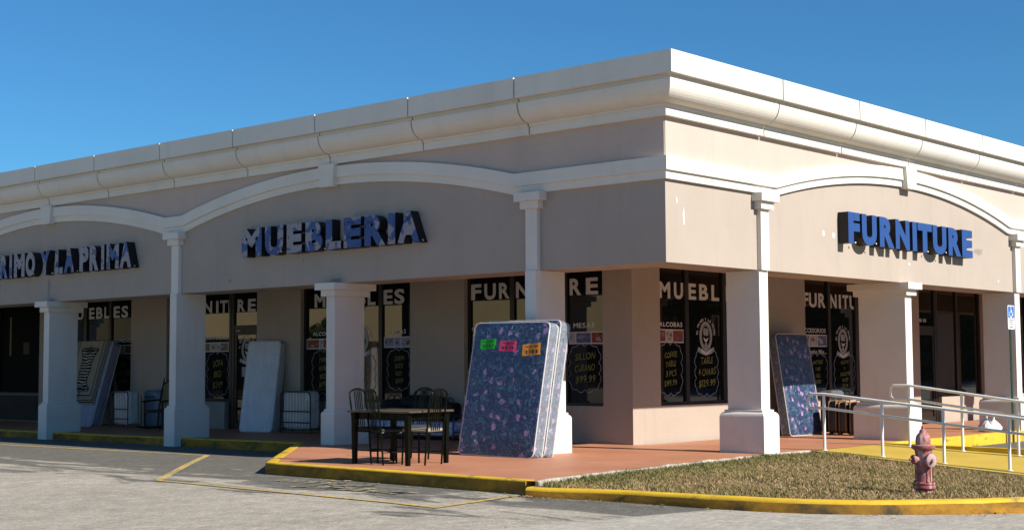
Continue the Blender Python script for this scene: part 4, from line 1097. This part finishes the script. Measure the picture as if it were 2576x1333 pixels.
mb = blobby(.42, .62, .86, .09, .02, 5); mb.build('wrapping', BLUEWRAP, t, smooth=True, loc=(0, 0, .44))
mb = MB(); mb.tube([(-.21, -.2, .7), (-.23, 0, .72), (-.21, .2, .7)], .012, 6); mb.build('strap', METAL, t)
# rocking chair
t = thing('rocking_chair', 'dark wooden rocking chair with a cane back behind the second white column', 'rocking chair', (2.3, 15.72, .0), PI+.25)
def tb(mb, P, r, n=7): mb.tube(P, r, n)
for s_ in (-1, 1):
    mb = MB(); tb(mb, [(-.5+.1*i, s_*.26, .03+.0012*(i-5)**2*2.0) for i in range(11)], .02); mb.build('rocker', WOOD, t, smooth=True)
    mb = MB(); tb(mb, [(.22, s_*.26, .05), (.23, s_*.26, .62)], .02); mb.build('leg', WOOD, t)
    mb = MB(); tb(mb, [(-.22, s_*.25, .06), (-.24, s_*.25, .42), (-.34, s_*.25, .85), (-.42, s_*.25, 1.12), (-.425, s_*.25, 1.17)], [.02, .02, .02, .016, .006]); mb.build('back_post', WOOD, t, smooth=True)
    mb = MB(); tb(mb, [(.28, s_*.28, .63), (.0, s_*.29, .65), (-.27, s_*.27, .66)], .022); mb.build('armrest', WOOD, t, smooth=True)
mb = MB(); mb.rbox(.50, .52, .06, .02, Matrix.Translation((0, 0, .41)), 2); mb.build('seat', WOOD, t, smooth=True)
mb = MB(); tb(mb, [(-.41, -.25, 1.02), (-.42, -.12, 1.10), (-.42, 0, 1.13), (-.42, .12, 1.10), (-.41, .25, 1.02)], .022); mb.build('top_rail', WOOD, t, smooth=True)
mb = MB(); vs = [(-.255, -.23, .48), (-.255, .23, .48), (-.41, .23, 1.02), (-.41, .1, 1.09), (-.41, -.1, 1.09), (-.41, -.23, 1.02)]
mb.add(vs+[(x-.012, y, z) for x, y, z in vs], [(0, 1, 2, 3, 4, 5), (11, 10, 9, 8, 7, 6)]+[(i, (i+1) % 6, (i+1) % 6+6, i+6) for i in range(6)]); mb.build('cane_back', CANE, t)
# low metal daybed with a flowered mattress, duffel bags on top
t = thing('daybed', 'low metal bed frame carrying a flowered mattress against the arcade wall behind the table', 'bed', (2.75, 7.75, .005))
mb = MB()
for y in (-1.25, 1.25):
    mb.tube([(-.42, y, 0), (-.42, y, .42), (-.36, y, .47), (.36, y, .47), (.42, y, .42), (.42, y, 0)], .016, 8)
    mb.tube([(-.42, y, .16), (.42, y, .16)], .012, 6)
for x in (-.42, .42): mb.tube([(x, -1.25, .08), (x, 1.25, .08)], .016, 6)
for y in (-.6, .62): mb.tube([(-.42, y, .0), (-.42, y, .45)], .010, 6)
mb.build('frame', METAL, t, smooth=True)
mb = MB(); mb.rbox(.80, 2.4, .25, .04, Matrix.Translation((0, 0, .22)), 3); ms = mb.build('mattress', floral('lilac_flowered_mattress', (.20, .20, .32), .6, 3.2), t, smooth=True)
for z in (.105, .335):
    mb = MB(); mb.tube([(-.39, -1.18, z), (-.39, 1.18, z), (.39, 1.18, z), (.39, -1.18, z)], .008, 6, True); mb.build('piping', PIPE, ms)
def duffel(label, loc, rz, L_, r, handle=True, seed=1, mat=NYLON):
    t = thing('duffel_bag', label, 'bag', loc, rz, 'black bags piled on the flowered daybed')
    mb = blobby(r*1.9, L_, r*1.7, r*.55, .02, seed); mb.build('body', mat, t, smooth=True, loc=(0, 0, r*.85))
    for s_ in (-1, 1):
        mb = MB(); mb.tube([(s_*r*.5, -L_*.2, r*1.62), (s_*r*.45, -L_*.12, r*2.0), (s_*r*.4, 0, r*2.1), (s_*r*.45, L_*.12, r*2.0), (s_*r*.5, L_*.2, r*1.62)], .011, 6); mb.build('handle', mat, t, smooth=True)
    mb = MB(); mb.tube([(0, -L_*.42, r*1.60), (0, 0, r*1.71), (0, L_*.42, r*1.60)], .007, 5); mb.build('zip', METAL, t)
    return t
zb = .365
duffel('largest black duffel bag, its carry handles up, against the wall on the daybed', (3.02, 7.95, zb), .06, .95, .27, seed=2)
duffel('round black bag in front of the largest duffel bag on the daybed', (2.55, 8.30, zb), -.1, .62, .17, seed=3)
duffel('black bag with reddish patch at the right end of the daybed', (2.72, 7.03, zb), .1, .48, .20, seed=4)
duffel('slumped black bag at the left end of the daybed, behind the grey cushion', (2.98, 8.75, zb), .2, .50, .22, seed=6)
t = thing('cushion', 'pale grey cushion lying on the daybed left of the round black bag', 'cushion', (2.52, 8.78, zb), .1)
mb = blobby(.34, .46, .22, .09, .01, 9); mb.build('cover', M('grey_cushion', (.26, .27, .28), .7, .1, 10), t, smooth=True, loc=(0, 0, .11))

# ------------------------------------------------------------------ suitcases at the right
def suitcase(label, loc, rz, wd, ht, dp, cover=False):
    t = thing('suitcase', label, 'suitcase', loc, rz, 'black suitcases standing beside the flowered mattress')
    mb = MB(); mb.rbox(wd, dp, ht, .055, Matrix.Translation((0, 0, ht/2+.035)), 4); mb.build('body', LUGM, t, smooth=True)
    for y in (-dp/2+.03, dp/2-.03):
        mb = MB(); mb.tube([(p[0], y, p[2]+.035) for p in rr_path(wd+.006, ht+.004, .07, 0, 5)], .009, 6, True); mb.build('trim', LUGT, t, smooth=True)
    mb = MB(); mb.rbox(wd*.74, .035, ht*.42, .015, Matrix.Translation((0, -dp/2-.012, ht*.34)), 2); mb.build('pocket', LUGM, t, smooth=True)
    mb = MB(); mb.tube([(-.09, 0, ht+.03), (-.08, 0, ht+.075), (.08, 0, ht+.075), (.09, 0, ht+.03)], .011, 6); mb.build('handle', METAL, t, smooth=True)
    mb = MB()
    for x in (-wd*.38, wd*.38): mb.lathe([(.03, -.012), (.035, 0), (.03, .012)], 12, Matrix.Translation((x, dp*.3, .032)) @ Matrix.Rotation(PI/2, 4, 'Y'))
    mb.build('wheels', METAL, t)
    if cover:
        mb = blobby(wd*1.05, dp*1.15, .16, .06, .02, 11); mb.build('plastic_cover', GREYPL, t, smooth=True, loc=(0, 0, ht+.04))
    return t
suitcase('tallest black suitcase under a grey plastic cover, next to the flowered mattress', (8.98, 2.40, .003), -.03, .46, .74, .27, True)
suitcase('black suitcase with tan piping, second from the flowered mattress', (8.68, 2.11, .003), .04, .44, .62, .21)
suitcase('black suitcase with tan piping in the middle of the luggage row', (8.66, 1.87, .003), -.02, .42, .60, .21)
suitcase('black suitcase at the end of the row touching the white column base', (8.64, 1.63, .003), .03, .42, .60, .21)

# ------------------------------------------------------------------ handrails on the ramp
def handrail(label, x, posts, zt0, slope, loop, drop=.225):
    y0 = posts[0]; base0 = zramp(x, y0)
    t = thing('handrail', label, 'handrail', (x, y0, base0)); o = Vector((x, y0, base0))
    zt = lambda y: zt0+slope*(y-y0)
    e = posts[-1]-.3
    mb = MB(); top = [(0, e-y0, zt(e)-o.z), (0, 0, zt(y0)-o.z)]
    r = .075; za = zt0-o.z; zb_ = za-drop
    top += [(0, loop-r, za)]+[(0, loop-r+r*math.sin(a), za-r+r*math.cos(a)) for a in [PI/2*i/5 for i in range(1, 6)]]+[(0, loop-r+r*math.cos(a), zb_+r-r*math.sin(a)) for a in [PI/2*i/5 for i in range(6)]]+[(0, .03, zb_)]
    mb.tube(top, .024, 10); mb.build('top_rail', RAILM, t, smooth=True)
    mb = MB(); mb.tube([(0, e-y0, zt(e)-drop-o.z), (0, .0, zb_)], .021, 10); mb.build('lower_rail', RAILM, t, smooth=True)
    for y in posts:
        mb = MB(); mb.tube([(0, y-y0, zramp(x, y)-o.z-.02), (0, y-y0, zt(y)-o.z)], .024, 10); mb.lathe([(.045, 0), (.045, .008), (.03, .012)], 12, Matrix.Translation((0, y-y0, zramp(x, y)-o.z+.004))); mb.build('post', RAILM, t, smooth=True)
handrail('white pipe handrail along the lawn side of the yellow ramp', 4.02, [-.22, -1.24, -2.26, -3.28, -4.30, -5.3], .895, .102, .28)
handrail('white pipe handrail along the far side of the yellow ramp', 6.02, [-.72, -1.66, -2.60, -3.54, -4.5, -5.4], 1.01, .130, .34, .235)

# ------------------------------------------------------------------ fire hydrant
hx, hy = -2.10, -4.87; hz = zlawn(hx, hy)-.02
t = thing('fire_hydrant', 'weathered red fire hydrant with peeling paint standing in the lawn near the kerb', 'hydrant', (hx, hy, hz), 0); t.scale = (.78, .78, .90)
mb = MB(); mb.lathe([(.115, -.03), (.112, .0), (.112, .075), (.12, .08)], 24); mb.lathe([(.148, .09), (.152, .095), (.152, .122), (.146, .128)], 24)
mb.lathe([(.146, .130), (.150, .134), (.150, .158), (.142, .164), (.112, .172), (.108, .19), (.106, .42), (.110, .50), (.118, .545)], 24); mb.build('barrel', HYD, t, smooth=True)
for i in range(8):
    a = 2*PI*i/8; mb = MB(); mb.lathe([(.014, .078), (.014, .176), (.008, .18)], 6, Matrix.Translation((.132*math.cos(a), .132*math.sin(a), 0))); mb.build('bolt', RUST, t)
mb = MB(); mb.lathe([(.118, .545), (.155, .565), (.163, .575), (.163, .605), (.15, .612), (.112, .616)], 28); mb.build('flange', HYD, t, smooth=True)
mb = MB(); mb.lathe([(.102, .615), (.104, .66), (.098, .70), (.082, .732), (.058, .752), (.05, .758), (.048, .775), (.036, .792), (.024, .80)], 32, fn=lambda r, z, a: r*(1+.05*math.cos(8*a)) if z < .74 else r); bn = mb.build('bonnet', HYD, t, smooth=True)
mb = MB(); mb.lathe([(.024, .80), (.022, .835), (.015, .838)], 5); mb.build('operating_nut', HYD, bn)
def nozzle(ang, r, z, ln, capm):
    R = Matrix.Rotation(ang, 4, 'Z') @ Matrix.Translation((.09, 0, z)) @ Matrix.Rotation(PI/2, 4, 'Y')
    mb = MB(); mb.lathe([(r*.9, -.02), (r*.9, ln*.4), (r*.82, ln*.45)], 20, R); nz = mb.build('nozzle', HYD, t, smooth=True)
    mb = MB(); mb.lathe([(r*.98, ln*.45), (r*1.06, ln*.5), (r*1.06, ln*.8), (r*.9, ln*.88), (r*.4, ln*.92), (r*.28, ln*.93), (r*.26, ln*1.25), (r*.1, ln*1.26)], 20, R); mb.build('cap', capm, nz, smooth=True)
    mb = MB(); e = R @ Vector((-r*.9, 0, ln*.4)); e2 = R @ Vector((0, 0, ln*.9)); p0 = R @ Vector((r*.95, 0, ln*.45))
    P = [p0+Vector((0, 0, 0)), p0+Vector((0, 0, -.05)), p0+Vector((.004, 0, -.10)), p0+Vector((-.003, .0, -.15)), p0+Vector((.0, 0, -.18))]
    mb.tube(P, .006, 5); mb.build('chain', RUST, nz)
view = math.atan2(-11.92-hy, -16.73-hx)
nozzle(view-.95+2*.0, .052, .44, .11, HYD)      # small one to the left of the viewer
nozzle(view+.62, .078, .43, .12, M('pale_pink_cap', (.40, .27, .27), .6, .35, 16))
nozzle(view-.95+PI, .052, .44, .11, HYD)

# ------------------------------------------------------------------ accessible-parking sign
t = thing('parking_sign', 'blue and white wheelchair parking sign on a thin green post by the right column', 'sign', (11.42, -.28, -.20))
mb = MB(); mb.add([(-.03, 0, 0), (.03, 0, 0), (.03, -.012, 0), (.012, -.03, 0), (-.012, -.03, 0), (-.03, -.012, 0)]+[(-.03, 0, 2.70), (.03, 0, 2.70), (.03, -.012, 2.70), (.012, -.03, 2.70), (-.012, -.03, 2.70), (-.03, -.012, 2.70)], [tuple(range(6))[::-1], tuple(range(6, 12))]+[(i, (i+1) % 6, (i+1) % 6+6, i+6) for i in range(6)]); mb.build('post', POSTG, t)
FS = Frame((0, -.034, 0), (1, 0, 0), (0, -1, 0))
def rrect(mb, F, a0, a1, b0, b1, r, c0, c1, mi=0):
    P = []
    for cx, cz, s0 in ((a1-r, b1-r, 0), (a0+r, b1-r, PI/2), (a0+r, b0+r, PI), (a1-r, b0+r, 1.5*PI)): P += [(cx+r*math.cos(s0+PI/2*i/4), cz+r*math.sin(s0+PI/2*i/4)) for i in range(5)]
    n = len(P); mb.add([F(x, y, c0) for x, y in P]+[F(x, y, c1) for x, y in P], [tuple(range(n))[::-1], tuple(range(n, 2*n))]+[(i, (i+1) % n, (i+1) % n+n, i+n) for i in range(n)], mi)
mb = MB(); rrect(mb, FS, -.165, .165, 2.26, 2.74, .035, 0, .004); pn = mb.build('panel', SIGNW, t)
mb = MB(); rrect(mb, FS, -.145, .145, 2.485, 2.722, .02, .0045, .006); mb.build('blue_field', SIGNB, pn)
mb = MB(); S_ = .21/1.0; ax, az = -.09, 2.50
q = lambda x, y: (ax+x*S_, az+y*S_)
ribbon(mb, FS, [q(.38, .80), q(.40, .52), q(.62, .50), q(.74, .22), q(.86, .27)], .022, .0072)
ribbon(mb, FS, [q(.40, .64), q(.62, .64)], .02, .0074)
ribbon(mb, FS, [q(.36+.29*math.cos(a), .30+.29*math.sin(a)) for a in [2.1+4.0*i/18 for i in range(19)]], .018, .0072)
hd = [FS(*q(.38+.085*math.cos(2*PI*i/12), .93+.085*math.sin(2*PI*i/12)), .0072) for i in range(12)]; mb.add(hd, [tuple(range(12))])
mb.build('wheelchair_symbol', SIGNW, pn, recalc=False)
mb = MB()
for z, k in ((2.44, 7), (2.395, 4), (2.345, 5), (2.295, 6)):
    tot = .034*k; x = -tot/2
    for i in range(k): fbox(mb, FS, x+.004, x+.028, z, z+.022, .0045, .0055); x += .034
mb.build('small_print', INK, pn)

# ------------------------------------------------------------------ plastic bags by the right column
def pbag(label, loc, s, seed):
    t = thing('plastic_bag', label, 'bag', loc, group='white plastic bags by the right column')
    rnd = random.Random(seed); ph = [rnd.uniform(0, 6) for _ in range(6)]
    prof_ = [(.05, 0), (.19, .005), (.235, .04), (.25, .08), (.245, .12), (.23, .16), (.205, .20), (.18, .24), (.145, .28), (.115, .32), (.07, .36), (.045, .39), (.03, .40)]
    mb = MB(); mb.lathe([(r*s, z*s) for r, z in prof_], 30, fn=lambda r, z, a: 1.0*r*(1+rnd.uniform(-.09, .09)*min(1, z/s*8)+.10*math.sin(3*a+ph[0]+5*z/s)+.06*math.sin(7*a+ph[1]-9*z/s)+.04*math.sin(13*a+ph[2])*min(1, z/s*5)))
    mb.build('body', BAGW, t, smooth=True)
    mb = MB()
    for a in (ph[3], ph[3]+2.2):
        d = Vector((math.cos(a), math.sin(a), 0)); mb.add([Vector((0, 0, .385*s))+d*.02, Vector((0, 0, .385*s))-d*.02, Vector((0, 0, .47*s))+d*.08*s+Vector((0, .02, 0)), Vector((0, 0, .50*s))+d*.02*s], [(0, 1, 3, 2)])
    mb.build('knot', BAGW, t, recalc=False); return t
pbag('larger white plastic bag on the pavement edge left of the green sign post', (11.38, .24, .004), .66, 3)
pbag('smaller knotted white plastic bag just behind the green sign post', (11.78, .26, .004), .58, 5)

# ------------------------------------------------------------------ across the car park (seen reflected in the shop glass)
PLAZA = stucco('yellow_tan_stucco', (.60, .48, .27), .08, .08)
t = thing('plaza_building', 'tan plaza building across the car park with an open arcade', 'building', (-30, 44, -.1))
mb = MB(); mb.box(-80, 14, 3, 14, 2.9, 7.0); mb.box(-80, 14, -.3, 2.99, 2.9, 6.9); mb.build('upper_wall', PLAZA, t)
mb = MB(); mb.box(-80, 14, 3.2, 13.8, 0, 2.89); mb.build('shop_front', FRAME, t)
mb = MB(); mb.box(-80.2, 14.2, -.6, -.31, 6.4, 7.3); mb.build('cornice', TRIM, t)
for i in range(-8, 9):
    mb = MB(); mb.box(-33.5+5.8*i, -33.0+5.8*i, .2, .7, 0, 2.9); mb.build('column', COLM, t)
def tree(label, loc, h, rad, seed, nl=2600):
    rnd = random.Random(seed); t = thing('street_tree', label, 'tree', loc, group='trees across the street')
    mb = MB(); mb.tube([(0, 0, 0), (.05, .02, h*.25), (-.04, .05, h*.5), (.02, 0, h*.75)], [.2, .16, .11, .04], 8)
    for k in range(6):
        a = rnd.uniform(0, 6.28); mb.tube([(0, 0, h*(.3+.06*k)), (rad*.4*math.cos(a), rad*.4*math.sin(a), h*(.45+.06*k)), (rad*.75*math.cos(a), rad*.75*math.sin(a), h*(.55+.06*k))], [.08, .05, .02], 6)
    mb.build('trunk', BARK, t, smooth=True)
    cl_ = [(rnd.gauss(0, rad*.42), rnd.gauss(0, rad*.42), h*rnd.uniform(.38, .95), rad*rnd.uniform(.22, .42)) for _ in range(22)]
    mb = MB(); vs = []; fs = []
    for i in range(nl):
        c_ = rnd.choice(cl_); d = Vector((rnd.gauss(0, 1), rnd.gauss(0, 1), rnd.gauss(0, .8))).normalized()*c_[3]*rnd.uniform(.6, 1.05); p = Vector(c_[:3])+d
        u = Vector((rnd.gauss(0, 1), rnd.gauss(0, 1), rnd.gauss(0, 1))).normalized(); v = u.orthogonal().normalized(); s = rnd.uniform(.12, .24); o = len(vs)
        vs += [p-u*s, p+v*s*.5, p+u*s, p-v*s*.5]; fs.append((o, o+1, o+2, o+3))
    mb.add(vs, fs); mb.build('crown', LEAF, t, recalc=False)
def added_belt():  # unseen mass of trees, added so the windows mirror no open sky
    rnd = random.Random(77); mb = MB(); nx = 120; vs = []; X0, X1 = -16, 230
    for i in range(nx+1):
        x = X0+(X1-X0)*i/nx; h = 12+2.2*math.sin(x*.21)+1.4*math.sin(x*.53+1)+rnd.uniform(-.5, .5)
        for k in range(9):
            t = k/8; vs.append((x+rnd.uniform(-.5, .5), -52+3.2*math.sin(PI*t*.5+1.2)+1.2*math.sin(x*.4+2*t)+rnd.uniform(-.5, .5), -.4+h*t))
    mb.add(vs, [(i*9+k, i*9+9+k, i*9+10+k, i*9+k+1) for i in range(nx) for k in range(8)])
    base = list(vs)
    for i in range(20000):
        p = Vector(rnd.choice(base))+Vector((rnd.gauss(0, 1), rnd.uniform(-.3, 1.2), rnd.gauss(0, .7)))
        u = Vector((rnd.gauss(0, 1), rnd.gauss(0, 1), rnd.gauss(0, 1))).normalized(); v = u.orthogonal().normalized(); q = rnd.uniform(.2, .5)
        mb.add([p-u*q, p+v*q*.5, p+u*q, p-v*q*.5], [(0, 1, 2, 3)])
    o = stuff(mb.build('added_tree_belt', LEAF, recalc=False)); tag(o, 'dark belt of trees added behind the viewer to keep sky out of the glass', 'trees')
added_belt()
for i, (x, y, h_, r_) in enumerate(((2, -46, 9, 4.2), (12, -43, 8, 4.0), (22, -45, 10, 4.6), (33, -42, 8.5, 4.4), (45, -44, 10, 5), (58, -40, 9, 4.8), (72, -42, 11, 5.4), (-22, 39.5, 4.6, 1.6))):
    tree(['round dark street tree', 'broad leafy street tree', 'tall street tree'][i % 3]+' across the road, '+['first', 'second', 'third', 'fourth', 'fifth', 'sixth', 'last'][i]+' in the row' if i < 7 else 'small tree in front of the tan plaza building across the car park', (x, y, -.15), h_, r_, 20+i)
